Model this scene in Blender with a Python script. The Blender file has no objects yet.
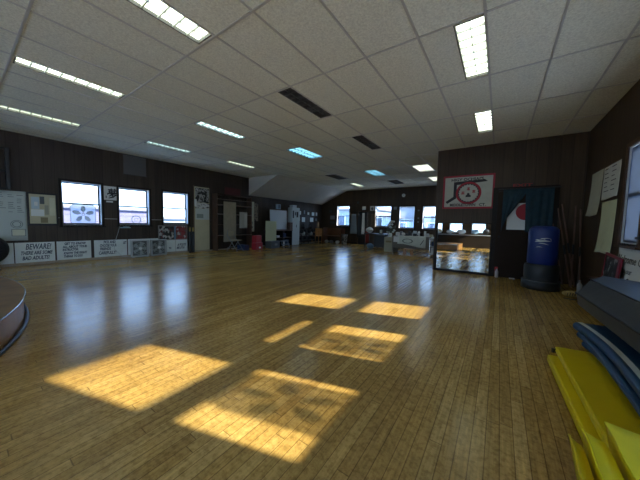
import bpy, bmesh, math, random
from mathutils import Matrix, Vector
PI = math.pi
R = math.radians
random.seed(7)
scn = bpy.context.scene
COL = scn.collection

# ------------------------------------------------------------------ camera
EYE = 1.2167
cam_d = bpy.data.cameras.new('camera')
cam = bpy.data.objects.new('camera', cam_d)
COL.objects.link(cam)
yaw, pitch, roll = .6086, .0658, -.0216
f_ = Vector((-math.sin(yaw)*math.cos(pitch), math.cos(yaw)*math.cos(pitch), -math.sin(pitch)))
r_ = Vector((math.cos(yaw), math.sin(yaw), 0))
d_ = f_.cross(r_)
r2 = math.cos(roll)*r_ + math.sin(roll)*d_
d2 = -math.sin(roll)*r_ + math.cos(roll)*d_
cam.matrix_world = Matrix(((r2.x, -d2.x, -f_.x, 0), (r2.y, -d2.y, -f_.y, 0), (r2.z, -d2.z, -f_.z, EYE), (0, 0, 0, 1)))
cam_d.sensor_fit = 'HORIZONTAL'
cam_d.sensor_width = 36.0
cam_d.lens = 256.74/640*36
cam_d.clip_start = .02
scn.camera = cam

# ------------------------------------------------------------------ sky, sun, exposure
w = bpy.data.worlds.new('sky')
scn.world = w
w.use_nodes = True
nt = w.node_tree
bg = nt.nodes['Background']
tc = nt.nodes.new('ShaderNodeTexCoord')
sx = nt.nodes.new('ShaderNodeSeparateXYZ')
rp = nt.nodes.new('ShaderNodeValToRGB')
nt.links.new(tc.outputs['Generated'], sx.inputs[0])
nt.links.new(sx.outputs['Z'], rp.inputs[0])
nt.links.new(rp.outputs[0], bg.inputs[0])
rp.color_ramp.elements[0].position = 0.0
rp.color_ramp.elements[0].color = (.44, .68, .98, 1)
rp.color_ramp.elements[1].position = .6
rp.color_ramp.elements[1].color = (.22, .45, 1.0, 1)
bg.inputs[1].default_value = 1.8

sun_d = bpy.data.lights.new('sun', 'SUN')
sun_d.energy = 4.8
sun_d.angle = R(.9)
sun_d.color = (1.0, .95, .74)
sun = bpy.data.objects.new('sun', sun_d)
COL.objects.link(sun)
hx = 1/math.sqrt(1+.09)
sun.rotation_euler = Vector((-hx, -.3*hx, -.52)).to_track_quat('-Z', 'Y').to_euler()
sun.location = (12, 6, 8)

LAMP = 1.0            # radiance of the fluorescent diffusers
scn.view_settings.view_transform = 'Standard'
scn.view_settings.look = 'None'
scn.view_settings.gamma = 1
scn.view_settings.exposure = 2.02
scn.cycles.use_denoising = True
scn.cycles.max_bounces = 10
scn.cycles.diffuse_bounces = 6
scn.cycles.glossy_bounces = 5
scn.cycles.transparent_max_bounces = 12
scn.cycles.sample_clamp_indirect = 6

# ------------------------------------------------------------------ helpers
class G:
    """collects shapes, then links them as ONE mesh object"""
    def __init__(s): s.v = []; s.f = []; s.sm = []
    def add(s, vs, fs, smooth=False):
        o = len(s.v); s.v += [tuple(v) for v in vs]
        s.f += [tuple(i+o for i in f) for f in fs]; s.sm += [smooth]*len(fs); return s
    def box(s, x0, x1, y0, y1, z0, z1, m=None):
        vs = [Vector(p) for p in ((x0,y0,z0),(x1,y0,z0),(x1,y1,z0),(x0,y1,z0),(x0,y0,z1),(x1,y0,z1),(x1,y1,z1),(x0,y1,z1))]
        if m is not None: vs = [m @ v for v in vs]
        return s.add(vs, [(0,3,2,1),(4,5,6,7),(0,1,5,4),(1,2,6,5),(2,3,7,6),(3,0,4,7)])
    def tube(s, p, q, r0, r1=None, n=10, cap=True):
        r1 = r0 if r1 is None else r1
        p = Vector(p); q = Vector(q); d = (q-p).normalized()
        a = d.orthogonal().normalized(); b = d.cross(a)
        vs = []
        for c, r in ((p, r0), (q, r1)):
            vs += [c + a*math.cos(2*PI*i/n)*r + b*math.sin(2*PI*i/n)*r for i in range(n)]
        s.add(vs, [(i, (i+1)%n, n+(i+1)%n, n+i) for i in range(n)], True)
        if cap:
            s.add(vs[:n], [tuple(range(n-1, -1, -1))]); s.add(vs[n:], [tuple(range(n))])
        return s
    def path(s, pts, r, n=8):
        for a, b in zip(pts, pts[1:]): s.tube(a, b, r, r, n)
        return s
    def lathe(s, prof, c=(0,0,0), n=28, m=None):
        c = Vector(c); vs = []
        for r, z in prof:
            for i in range(n):
                v = Vector((r*math.cos(2*PI*i/n), r*math.sin(2*PI*i/n), z))
                if m is not None: v = m @ v
                vs.append(v + c)
        k = len(prof)
        fs = [(j*n+i, j*n+(i+1)%n, (j+1)*n+(i+1)%n, (j+1)*n+i) for j in range(k-1) for i in range(n)]
        s.add(vs, fs, True)
        s.add(vs[:n], [tuple(range(n-1, -1, -1))]); s.add(vs[-n:], [tuple(range(n))])
        return s
    def prism(s, poly, a0, a1, axis='z'):
        """polygon extruded along an axis; poly in the other two axes"""
        def P(p, a):
            return {'z': (p[0], p[1], a), 'y': (p[0], a, p[1]), 'x': (a, p[0], p[1])}[axis]
        n = len(poly)
        vs = [P(p, a0) for p in poly] + [P(p, a1) for p in poly]
        return s.add(vs, [tuple(range(n-1, -1, -1)), tuple(range(n, 2*n))] + [(i, (i+1)%n, n+(i+1)%n, n+i) for i in range(n)])
    def ring(s, r0, r1, y0, y1, cx=0, cz=0, n=40, wob=0, k=0):
        """flat ring in the x-z plane, y0..y1 thick"""
        vs = []
        for y in (y0, y1):
            for r in (r0, r1):
                for i in range(n):
                    a = 2*PI*i/n
                    rr = r + (wob*math.cos(k*a) if r == r0 else 0)
                    vs.append((cx+rr*math.cos(a), y, cz+rr*math.sin(a)))
        fs = []
        for i in range(n):
            j = (i+1) % n
            fs += [(i, j, n+j, n+i), (2*n+i, 3*n+i, 3*n+j, 2*n+j), (i, 2*n+i, 2*n+j, j), (n+i, n+j, 3*n+j, 3*n+i)]
        return s.add(vs, fs)
    def grid(s, fn, nu, nv, smooth=True):
        vs = [fn(i/nu, j/nv) for j in range(nv+1) for i in range(nu+1)]
        W = nu+1
        return s.add(vs, [(j*W+i, j*W+i+1, (j+1)*W+i+1, (j+1)*W+i) for j in range(nv) for i in range(nu)], smooth)
    def blob(s, c, r, seed=0, n=10, amp=.15):
        rnd = random.Random(seed); ph = [rnd.uniform(0, 6.28) for _ in range(6)]
        c = Vector(c)
        prof = []
        vs = []
        for j in range(n+1):
            t = PI*(j+.02)/(n+.04)
            for i in range(n*2):
                a = PI*i/n
                k = 1 + amp*(math.sin(3*a+ph[0])*math.sin(2*t+ph[1]) + .6*math.sin(5*a+ph[2]+3*t))
                vs.append(c + Vector((r[0]*math.sin(t)*math.cos(a)*k, r[1]*math.sin(t)*math.sin(a)*k, r[2]*math.cos(t)*k)))
        m = n*2
        s.add(vs, [(j*m+i, (j+1)*m+i, (j+1)*m+(i+1)%m, j*m+(i+1)%m) for j in range(n) for i in range(m)], True)
        return s
    def obj(s, name, mat, parent=None, bevel=0, loc=None, rz=0, solid=0, rot=None):
        me = bpy.data.meshes.new(name)
        me.from_pydata(s.v, [], s.f)
        me.polygons.foreach_set('use_smooth', s.sm)
        me.validate(); me.update()
        bm = bmesh.new(); bm.from_mesh(me); bmesh.ops.recalc_face_normals(bm, faces=bm.faces); bm.to_mesh(me); bm.free()
        me.materials.append(mat)
        o = bpy.data.objects.new(name, me); COL.objects.link(o)
        if parent: o.parent = parent
        if loc: o.location = loc
        o.rotation_euler = rot if rot else (0, 0, rz)
        if solid:
            k = o.modifiers.new('solid', 'SOLIDIFY'); k.thickness = solid; k.offset = 0
        if bevel:
            b = o.modifiers.new('bevel', 'BEVEL'); b.width = bevel; b.segments = 2; b.limit_method = 'ANGLE'
        return o

def tag(o, label, cat, group=None):
    o['label'] = label; o['category'] = cat
    if group: o['group'] = group
    return o
def thing(name, label, cat, loc=(0,0,0), rz=0, group=None):
    o = bpy.data.objects.new(name, None); COL.objects.link(o)
    o.location = loc; o.rotation_euler = (0, 0, rz); o.empty_display_size = .1
    return tag(o, label, cat, group)
def struct(g, name, mat, **k):
    o = g.obj(name, mat, **k); o['kind'] = 'structure'; return o
def dup(root, loc, rz=None, label=None):
    r = root.copy(); COL.objects.link(r); r.location = loc
    if rz is not None: r.rotation_euler = (0, 0, rz)
    if label: r['label'] = label
    for ch in list(root.children):
        c = ch.copy(); COL.objects.link(c); c.parent = r
        for g2 in list(ch.children):
            d = g2.copy(); COL.objects.link(d); d.parent = c
    return r

def text_mesh(lines, mat, parent, name='lettering', shear=0, y=-.006, thick=.0012, bold=.0):
    """one part per line: (string, size, x, z, align, width); lies in the local x-z plane facing -y"""
    for st, size, x, z, al, width in lines:
        cu = bpy.data.curves.new('t', 'FONT'); cu.body = st; cu.size = size
        cu.extrude = thick; cu.shear = shear; cu.offset = bold; cu.resolution_u = 2
        o = bpy.data.objects.new('t', cu); COL.objects.link(o)
        dg = bpy.context.evaluated_depsgraph_get(); dg.update()
        me = bpy.data.meshes.new_from_object(o.evaluated_get(dg))
        vs = [v.co.copy() for v in me.vertices]; fs = [tuple(p.vertices) for p in me.polygons]
        bpy.data.objects.remove(o); bpy.data.curves.remove(cu); bpy.data.meshes.remove(me)
        if not vs: continue
        x0 = min(v.x for v in vs); x1 = max(v.x for v in vs)
        k = width/(x1-x0) if width else 1
        off = {'L': 0, 'C': -(x1-x0)*k/2, 'R': -(x1-x0)*k}[al]
        G().add([(x+off+(v.x-x0)*k, y-v.z, z+v.y) for v in vs], fs).obj(name, mat, parent)

YUME = [((.10,.88),(.92,.90)),((.36,.99),(.34,.79)),((.66,.99),(.68,.79)),((.16,.74),(.86,.75)),((.16,.74),(.19,.57)),((.86,.75),(.82,.57)),((.19,.58),(.83,.58)),
        ((.39,.74),(.40,.58)),((.61,.74),(.60,.58)),((.06,.49),(.96,.50)),((.06,.49),(.03,.38)),((.96,.50),(.88,.39)),((.44,.46),(.18,.20)),((.38,.36),(.76,.37)),((.76,.37),(.52,.13)),((.52,.13),(.14,.0)),((.40,.27),(.54,.18))]
NICHI = [((.2,.95),(.2,.05)),((.2,.95),(.8,.95)),((.8,.95),(.8,.05)),((.2,.5),(.8,.5)),((.2,.08),(.8,.08))]
HON = [((.05,.7),(.95,.7)),((.5,1),(.5,0)),((.48,.68),(.08,.2)),((.52,.68),(.92,.2)),((.3,.22),(.7,.22))]
def brush(strokes, x, z, size, wd, y, name, m, parent):
    """brush-written character: tapered flat strokes in the local x-z plane"""
    g = G()
    for (a, b), (c, d) in strokes:
        p = Vector((x+a*size, z+b*size)); q = Vector((x+c*size, z+d*size))
        u = (q-p).normalized(); v = Vector((-u.y, u.x))
        pts = [p-u*wd*.5, p+v*wd*.62, q+v*wd*.42, q+u*wd*.6, q-v*wd*.42, p-v*wd*.62]
        g.prism([(k.x, k.y) for k in pts], y-.001, y, 'y')
    return g.obj(name, m, parent)

# ------------------------------------------------------------------ materials
MC = {}
def srgb(c):
    return tuple((x/12.92 if x <= .04045 else ((x+.055)/1.055)**2.4) for x in c)
def mat(name, col, rough=.6, metal=0, var=0, vscale=8, bump=0, bscale=60, emit=None, estr=0, spec=.5, coat=0, sheen=0, trans=0):
    if name in MC: return MC[name]
    m = bpy.data.materials.new(name); m.use_nodes = True
    n = m.node_tree; b = n.nodes['Principled BSDF']
    b.inputs['Base Color'].default_value = (*col, 1)
    b.inputs['Roughness'].default_value = rough
    b.inputs['Metallic'].default_value = metal
    b.inputs['Specular IOR Level'].default_value = spec
    b.inputs['Coat Weight'].default_value = coat
    b.inputs['Sheen Weight'].default_value = sheen
    if trans: b.inputs['Alpha'].default_value = 1-trans
    t = n.nodes.new('ShaderNodeTexCoord')
    if var:
        no = n.nodes.new('ShaderNodeTexNoise'); no.inputs['Scale'].default_value = vscale; no.inputs['Detail'].default_value = 4
        r = n.nodes.new('ShaderNodeValToRGB')
        r.color_ramp.elements[0].position = .3; r.color_ramp.elements[1].position = .7
        r.color_ramp.elements[0].color = (*[max(0, c*(1-var)) for c in col], 1)
        r.color_ramp.elements[1].color = (*[min(1, c*(1+var)) for c in col], 1)
        n.links.new(t.outputs['Object'], no.inputs['Vector']); n.links.new(no.outputs['Fac'], r.inputs[0]); n.links.new(r.outputs[0], b.inputs['Base Color'])
    if bump:
        no = n.nodes.new('ShaderNodeTexNoise'); no.inputs['Scale'].default_value = bscale; no.inputs['Detail'].default_value = 3
        bp = n.nodes.new('ShaderNodeBump'); bp.inputs['Strength'].default_value = bump; bp.inputs['Distance'].default_value = .01
        n.links.new(t.outputs['Object'], no.inputs['Vector']); n.links.new(no.outputs['Fac'], bp.inputs['Height']); n.links.new(bp.outputs[0], b.inputs['Normal'])
    if emit:
        b.inputs['Emission Color'].default_value = (*emit, 1); b.inputs['Emission Strength'].default_value = estr
    MC[name] = m
    return m

class N:
    """small node-graph helper"""
    def __init__(s, name):
        s.m = bpy.data.materials.new(name); s.m.use_nodes = True; s.t = s.m.node_tree
        s.b = s.t.nodes['Principled BSDF']
    def n(s, kind, **k):
        x = s.t.nodes.new(kind)
        for a, v in k.items(): setattr(x, a, v)
        return x
    def l(s, a, b): s.t.links.new(a, b)
    def math(s, op, a, b=None, c=None):
        x = s.n('ShaderNodeMath', operation=op)
        for i, v in enumerate((a, b, c)):
            if v is None: continue
            if isinstance(v, (int, float)): x.inputs[i].default_value = v
            else: s.l(v, x.inputs[i])
        return x.outputs[0]
    def ramp(s, fac, stops, interp='LINEAR'):
        r = s.n('ShaderNodeValToRGB'); r.color_ramp.interpolation = interp
        e = r.color_ramp.elements
        while len(e) < len(stops): e.new(.5)
        for i, (p, c) in enumerate(stops): e[i].position = p; e[i].color = (*c, 1)
        s.l(fac, r.inputs[0]); return r.outputs[0]
    def mix(s, fac, a, b, mode='MIX'):
        x = s.n('ShaderNodeMixRGB', blend_type=mode)
        for i, v in enumerate((fac, a, b)):
            if isinstance(v, (int, float)): x.inputs[i].default_value = v
            elif isinstance(v, tuple): x.inputs[i].default_value = (*v, 1)
            else: s.l(v, x.inputs[i])
        return x.outputs[0]

def floor_material():
    k = N('strip_wood_floor')
    tc = k.n('ShaderNodeTexCoord'); sp = k.n('ShaderNodeSeparateXYZ'); k.l(tc.outputs['Object'], sp.inputs[0])
    X, Y = sp.outputs['X'], sp.outputs['Y']
    row = k.math('DIVIDE', X, .066)
    ri = k.math('FLOOR', row); rf = k.math('FRACT', row)
    wn = k.n('ShaderNodeTexWhiteNoise', noise_dimensions='1D'); k.l(ri, wn.inputs['W'])
    yo = k.math('MULTIPLY_ADD', wn.outputs['Value'], 2.7, Y)
    pc = k.math('DIVIDE', yo, 1.15); pi_ = k.math('FLOOR', pc); pf = k.math('FRACT', pc)
    cb = k.n('ShaderNodeCombineXYZ'); k.l(ri, cb.inputs[0]); k.l(pi_, cb.inputs[1])
    w2 = k.n('ShaderNodeTexWhiteNoise', noise_dimensions='3D'); k.l(cb.outputs[0], w2.inputs['Vector'])
    board = k.ramp(w2.outputs['Value'], [(0, (.44,.270,.074)), (.35, (.51,.320,.088)), (.7, (.55,.352,.100)), (1, (.62,.41,.130))])
    # grain stretched along the boards
    mp = k.n('ShaderNodeMapping'); mp.inputs['Scale'].default_value = (70, 4, 1); k.l(tc.outputs['Object'], mp.inputs[0])
    gr = k.n('ShaderNodeTexNoise'); gr.inputs['Scale'].default_value = 1; gr.inputs['Detail'].default_value = 5; k.l(mp.outputs[0], gr.inputs['Vector'])
    g1 = k.ramp(gr.outputs['Fac'], [(.3, (.74,.74,.74)), (.7, (1.12,1.12,1.12))])
    c = k.mix(1, board, g1, 'MULTIPLY')
    # wear: broad mottling and darker scuffed zones
    no = k.n('ShaderNodeTexNoise'); no.inputs['Scale'].default_value = .9; no.inputs['Detail'].default_value = 5; k.l(tc.outputs['Object'], no.inputs['Vector'])
    wv = k.ramp(no.outputs['Fac'], [(.3, (.80,.76,.72)), (.7, (1.1,1.1,1.12))])
    c = k.mix(1, c, wv, 'MULTIPLY')
    sc = k.n('ShaderNodeTexNoise'); sc.inputs['Scale'].default_value = 28; sc.inputs['Detail'].default_value = 6; sc.inputs['Roughness'].default_value = .7; k.l(tc.outputs['Object'], sc.inputs['Vector'])
    sv = k.ramp(sc.outputs['Fac'], [(.38, (.62,.58,.52)), (.55, (1,1,1))])
    c = k.mix(.85, c, sv, 'MULTIPLY')
    # joints
    e = k.math('MINIMUM', rf, k.math('SUBTRACT', 1, rf))
    gap = k.math('LESS_THAN', e, .035)
    e2 = k.math('MINIMUM', pf, k.math('SUBTRACT', 1, pf))
    gap2 = k.math('LESS_THAN', e2, .0022)
    gp = k.math('MAXIMUM', gap, gap2)
    c = k.mix(k.math('MULTIPLY', gp, .6), c, (.06, .03, .01))
    k.l(c, k.b.inputs['Base Color'])
    rr = k.math('MULTIPLY_ADD', no.outputs['Fac'], .10, .15)
    rr = k.math('MULTIPLY_ADD', w2.outputs['Value'], .06, rr)
    k.l(rr, k.b.inputs['Roughness'])
    k.b.inputs['Specular IOR Level'].default_value = .5
    # cupped boards: each strip is slightly uneven
    cup = k.math('MULTIPLY', k.math('MULTIPLY', rf, k.math('SUBTRACT', 1, rf)), 1.0)
    h = k.math('MULTIPLY_ADD', w2.outputs['Value'], .25, cup)
    h = k.math('MULTIPLY_ADD', gr.outputs['Fac'], .12, h)
    h = k.math('MULTIPLY_ADD', no.outputs['Fac'], .05, h)
    bp = k.n('ShaderNodeBump'); bp.inputs['Strength'].default_value = .2; bp.inputs['Distance'].default_value = .004
    k.l(h, bp.inputs['Height']); k.l(bp.outputs[0], k.b.inputs['Normal'])
    return k.m

def panel_material(name, col, axis):
    """dark wall panelling with vertical grooves"""
    k = N(name)
    tc = k.n('ShaderNodeTexCoord'); sp = k.n('ShaderNodeSeparateXYZ'); k.l(tc.outputs['Object'], sp.inputs[0])
    u = sp.outputs[axis]
    r = k.math('DIVIDE', u, .2); ri = k.math('FLOOR', r); rf = k.math('FRACT', r)
    wn = k.n('ShaderNodeTexWhiteNoise', noise_dimensions='1D'); k.l(ri, wn.inputs['W'])
    c = k.ramp(wn.outputs['Value'], [(0, tuple(x*.85 for x in col)), (1, tuple(x*1.15 for x in col))])
    mp = k.n('ShaderNodeMapping'); mp.inputs['Scale'].default_value = (30, 30, 1.5); k.l(tc.outputs['Object'], mp.inputs[0])
    gr = k.n('ShaderNodeTexNoise'); gr.inputs['Scale'].default_value = 1; gr.inputs['Detail'].default_value = 4; k.l(mp.outputs[0], gr.inputs['Vector'])
    c = k.mix(1, c, k.ramp(gr.outputs['Fac'], [(.3, (.8,.8,.8)), (.7, (1.15,1.15,1.15))]), 'MULTIPLY')
    gap = k.math('LESS_THAN', k.math('MINIMUM', rf, k.math('SUBTRACT', 1, rf)), .02)
    c = k.mix(k.math('MULTIPLY', gap, .6), c, (.006, .005, .004))
    k.l(c, k.b.inputs['Base Color']); k.b.inputs['Roughness'].default_value = .5
    k.b.inputs['Specular IOR Level'].default_value = .3
    return k.m

def ceiling_material():
    k = N('ceiling_tile')
    tc = k.n('ShaderNodeTexCoord')
    no = k.n('ShaderNodeTexNoise'); no.inputs['Scale'].default_value = 45; no.inputs['Detail'].default_value = 5; no.inputs['Roughness'].default_value = .7; k.l(tc.outputs['Object'], no.inputs['Vector'])
    vo = k.n('ShaderNodeTexVoronoi'); vo.inputs['Scale'].default_value = 70; k.l(tc.outputs['Object'], vo.inputs['Vector'])
    c = k.ramp(no.outputs['Fac'], [(.3, (.68,.69,.59)), (.62, (.92,.935,.81))])
    c = k.mix(1, c, k.ramp(vo.outputs['Distance'], [(.05, (.8,.8,.8)), (.3, (1,1,1))]), 'MULTIPLY')
    # each tile aged a little differently
    sp = k.n('ShaderNodeSeparateXYZ'); k.l(tc.outputs['Object'], sp.inputs[0])
    a = k.math('FLOOR', k.math('DIVIDE', k.math('ADD', sp.outputs['X'], 1.44), .6096))
    b = k.math('FLOOR', k.math('DIVIDE', k.math('SUBTRACT', sp.outputs['Y'], 1.733), 1.2192))
    cb = k.n('ShaderNodeCombineXYZ'); k.l(a, cb.inputs[0]); k.l(b, cb.inputs[1])
    wn = k.n('ShaderNodeTexWhiteNoise', noise_dimensions='3D'); k.l(cb.outputs[0], wn.inputs['Vector'])
    c = k.mix(1, c, k.ramp(wn.outputs['Value'], [(0, (.94,.94,.93)), (1, (1,1,1))]), 'MULTIPLY')
    k.l(c, k.b.inputs['Base Color']); k.b.inputs['Roughness'].default_value = .9
    k.b.inputs['Specular IOR Level'].default_value = .15
    bp = k.n('ShaderNodeBump'); bp.inputs['Strength'].default_value = .35; bp.inputs['Distance'].default_value = .004
    k.l(no.outputs['Fac'], bp.inputs['Height']); k.l(bp.outputs[0], k.b.inputs['Normal'])
    return k.m

def glass_material(name, tint=(1,1,1), refl=.10):
    m = bpy.data.materials.new(name); m.use_nodes = True; t = m.node_tree
    for n_ in list(t.nodes): t.nodes.remove(n_)
    o = t.nodes.new('ShaderNodeOutputMaterial'); mx = t.nodes.new('ShaderNodeMixShader')
    a = t.nodes.new('ShaderNodeBsdfTransparent'); a.inputs[0].default_value = (*tint, 1)
    g = t.nodes.new('ShaderNodeBsdfGlossy'); g.inputs['Roughness'].default_value = .02
    mx.inputs[0].default_value = refl
    t.links.new(a.outputs[0], mx.inputs[1]); t.links.new(g.outputs[0], mx.inputs[2]); t.links.new(mx.outputs[0], o.inputs[0])
    return m
def film_material(name, col, see):
    m = bpy.data.materials.new(name); m.use_nodes = True; t = m.node_tree
    for n_ in list(t.nodes): t.nodes.remove(n_)
    o = t.nodes.new('ShaderNodeOutputMaterial'); mx = t.nodes.new('ShaderNodeMixShader'); m2 = t.nodes.new('ShaderNodeMixShader')
    a = t.nodes.new('ShaderNodeBsdfTransparent')
    d = t.nodes.new('ShaderNodeBsdfDiffuse'); d.inputs[0].default_value = (*col, 1)
    tl = t.nodes.new('ShaderNodeBsdfTranslucent'); tl.inputs[0].default_value = (*col, 1)
    m2.inputs[0].default_value = .6; mx.inputs[0].default_value = 1-see
    t.links.new(d.outputs[0], m2.inputs[1]); t.links.new(tl.outputs[0], m2.inputs[2])
    t.links.new(a.outputs[0], mx.inputs[1]); t.links.new(m2.outputs[0], mx.inputs[2]); t.links.new(mx.outputs[0], o.inputs[0])
    return m
def print_material(name, stops, scale=(30, 30, 30), kind='noise'):
    """a printed sheet: patches of ink on paper"""
    k = N(name); tc = k.n('ShaderNodeTexCoord'); mp = k.n('ShaderNodeMapping'); mp.inputs['Scale'].default_value = scale
    k.l(tc.outputs['Object'], mp.inputs[0])
    if kind == 'noise':
        t = k.n('ShaderNodeTexNoise'); t.inputs['Scale'].default_value = 1; t.inputs['Detail'].default_value = 3; o = t.outputs['Fac']
    else:
        t = k.n('ShaderNodeTexVoronoi'); t.inputs['Scale'].default_value = 1
        o = t.outputs['Color']
        sp = k.n('ShaderNodeSeparateColor'); k.l(o, sp.inputs[0]); o = sp.outputs[0]
    k.l(mp.outputs[0], t.inputs['Vector'])
    k.l(k.ramp(o, stops, 'CONSTANT'), k.b.inputs['Base Color']); k.b.inputs['Roughness'].default_value = .6
    return k.m

M_floor = floor_material()
M_ceil = ceiling_material()
WALLC = (.058, .042, .032)
M_wall_y = panel_material('wall_panelling_a', WALLC, 'Y')
M_wall_x = panel_material('wall_panelling_b', (.066, .042, .024), 'X')
M_wall_r = panel_material('wall_panelling_c', (.068, .043, .025), 'Y')
M_dark = mat('dark_trim', (.020, .015, .012), .5, spec=.2)
M_black = mat('black_plastic', (.012, .012, .014), .4)
M_blackm = mat('black_metal', (.015, .015, .017), .35, .6)
M_tbar = mat('ceiling_grid_metal', (.60, .60, .56), .33, .25)
M_slope = mat('painted_slope', (.60, .585, .52), .6, var=.05, vscale=3)
M_white = mat('white_paint', (.75, .76, .74), .5)
M_jamb = mat('jamb_paint', (.62, .64, .66), .5)
M_sign = mat('sign_board', (.76, .80, .77), .45, var=.06, vscale=5)
M_ink = mat('black_ink', (.02, .02, .025), .6)
M_inkb = mat('blue_black_ink', (.03, .05, .09), .6)
M_ledge = mat('ledge_wood', (.42, .34, .24), .5, var=.15)
M_paper = mat('aged_paper', (.66, .64, .48), .8, var=.08, vscale=6)
M_cream = mat('cream_board', (.55, .50, .33), .6, var=.06, vscale=3)
M_red = mat('red_vinyl', (.45, .02, .03), .45)
M_redink = mat('red_fabric', (.34, .02, .035), .7)
M_cloth = mat('white_cloth', (.50, .50, .42), .8, var=.07, vscale=6, bump=.3, bscale=12)
M_glass = glass_material('window_glass')
M_film = film_material('window_film', (.55, .55, .60), .5)
M_filmd = film_material('window_film_print', (.26, .27, .23), .4)
M_shade = film_material('roller_shade', (.75, .78, .82), .0)
M_ylw = mat('yellow_vinyl', (.66, .49, .003), .42, var=.05, vscale=5, bump=.25, bscale=9, spec=.3)
M_ylw2 = mat('bright_yellow_vinyl', (.85, .74, .01), .55, var=.05, vscale=8, bump=.25, bscale=12, spec=.3)
M_blue = mat('blue_vinyl', (.009, .045, .105), .45, var=.1, vscale=6, bump=.25, bscale=10, spec=.3)
M_stripe = mat('white_vinyl', (.55, .58, .55), .45, var=.08)
M_greym = mat('grey_vinyl', (.034, .042, .048), .42, var=.08, vscale=5, bump=.2, bscale=10)
M_seam = mat('mat_seam', (.008, .009, .011), .6)
M_bagb = mat('blue_plastic', (.006, .024, .15), .35)
M_noren = mat('teal_cloth', (.011, .036, .052), .85, var=.15, vscale=8)
M_grey = mat('grey_plastic', (.25, .27, .28), .5)
M_lgrey = mat('light_grey_plastic', (.50, .52, .52), .5)
M_wood = mat('orange_wood', (.55, .28, .10), .4, var=.2, vscale=6)
M_pew = mat('pew_wood', (.14, .055, .022), .4, var=.25, vscale=6)
M_stagew = mat('stage_veneer', (.30, .15, .05), .35, var=.2, vscale=3)
M_stagetop = mat('stage_boards', (.20, .115, .045), .5, var=.25, vscale=4)
M_desk = mat('desk_grey', (.16, .14, .11), .5)
M_brown = mat('brown_wood', (.09, .045, .022), .45, var=.2)
M_staff = mat('staff_wood', (.15, .075, .05), .45, var=.2)
M_pblue = mat('pale_blue', (.30, .45, .60), .5)
M_dblue = mat('dark_blue', (.03, .05, .12), .6)
M_chrome = mat('chrome', (.6, .6, .6), .2, 1)
M_mirror = mat('mirror_glass', (.72, .73, .70), .01, 1)
M_hose = mat('grey_hose', (.05, .055, .065), .45)

# ------------------------------------------------------------------ room shell
XL, XR, YM, YF, YB = -9.646, 1.424, 7.628, 14.0, -7.0
H = 3.229
GX0, GY0, CX, CY = -1.44, 1.733, .6096, 1.2192
ti = lambda i: GX0 + i*CX
tj = lambda j: GY0 + j*CY

def with_holes(u0, u1, v0, v1, holes):
    """rectangles covering u0..u1 x v0..v1 except the holes"""
    us = sorted({u0, u1, *[h[0] for h in holes], *[h[1] for h in holes]})
    vs = sorted({v0, v1, *[h[2] for h in holes], *[h[3] for h in holes]})
    us = [u for u in us if u0 <= u <= u1]; vs = [v for v in vs if v0 <= v <= v1]
    out = []
    for a, b in zip(us, us[1:]):
        run = None
        for c, d in zip(vs, vs[1:]):
            mu, mv = (a+b)/2, (c+d)/2
            if any(h[0] < mu < h[1] and h[2] < mv < h[3] for h in holes):
                if run: out.append((a, b, *run)); run = None
            else:
                run = (run[0], d) if run else (c, d)
        if run: out.append((a, b, *run))
    return out

struct(G().box(XL-.3, XR+.3, YB-.3, YF+.3, -.25, 0), 'floor', M_floor)

LX = [(-6.4+1.7*k, -4.9+1.7*k, .9, 2.6) for k in range(3)]      # added windows, unseen behind the camera, to bring in more daylight
LW = [(1.71, 2.55, 1.02, 2.20), (2.97, 3.81, 1.04, 2.18), (4.24, 5.11, 1.07, 2.20)]            # left wall openings y0 y1 z0 z1
FW = [(-8.48, -7.60, 1.08, 2.31), (-5.92, -4.98, 1.08, 2.26), (-4.52, -3.72, 1.03, 2.20), (-3.30, -2.50, 1.03, 2.20)]
RW = [(1.58, 2.37, 1.16, 2.35), (2.76, 3.55, 1.16, 2.35), (4.04, 4.75, 1.16, 2.35), (4.86, 5.44, 1.03, 2.36)]
RX = [(-1.75-1.25*k, -.65-1.25*k, .25, 2.55) for k in range(4)]     # unseen tall windows added so sunlit floor behind the camera brightens the ceiling
BW = [(-8.8, -7.3, .90, 2.6), (-7.0, -5.5, .90, 2.6), (-4.6, -3.7, .95, 2.2), (-3.2, -2.3, .95, 2.2), (-1.7, -.8, .95, 2.2), (-.2, .7, .95, 2.2)]  # larger ones added unseen for extra daylight; smaller ones follow the mirror reflection
g = G()
for a, b, c, d in with_holes(YB, YF+.2, 0, H+.1, LW+LX): g.box(XL-.2, XL, a, b, c, d)
struct(g, 'wall_left', M_wall_y)
g = G()
for a, b, c, d in with_holes(XL-.2, XR+.2, 0, H+.1, FW): g.box(a, b, YF, YF+.2, c, d)
struct(g, 'wall_far', M_wall_x)
g = G()
for a, b, c, d in with_holes(YB, YF, 0, H+.1, RW+RX): g.box(XR, XR+.12, a, b, c, d)
struct(g, 'wall_right', M_wall_r)
g = G()
for a, b, c, d in with_holes(XL-.2, XR+.2, 0, H+.1, BW): g.box(a, b, YB-.2, YB, c, d)
struct(g, 'wall_back', M_wall_x)
struct(G().box(-1.47, XR, YM, YM+.14, 0, H), 'wall_partition', M_wall_x)
struct(G().box(-1.47, -1.33, YM+.14, YF, 0, H), 'wall_storeroom', M_wall_y)

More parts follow.
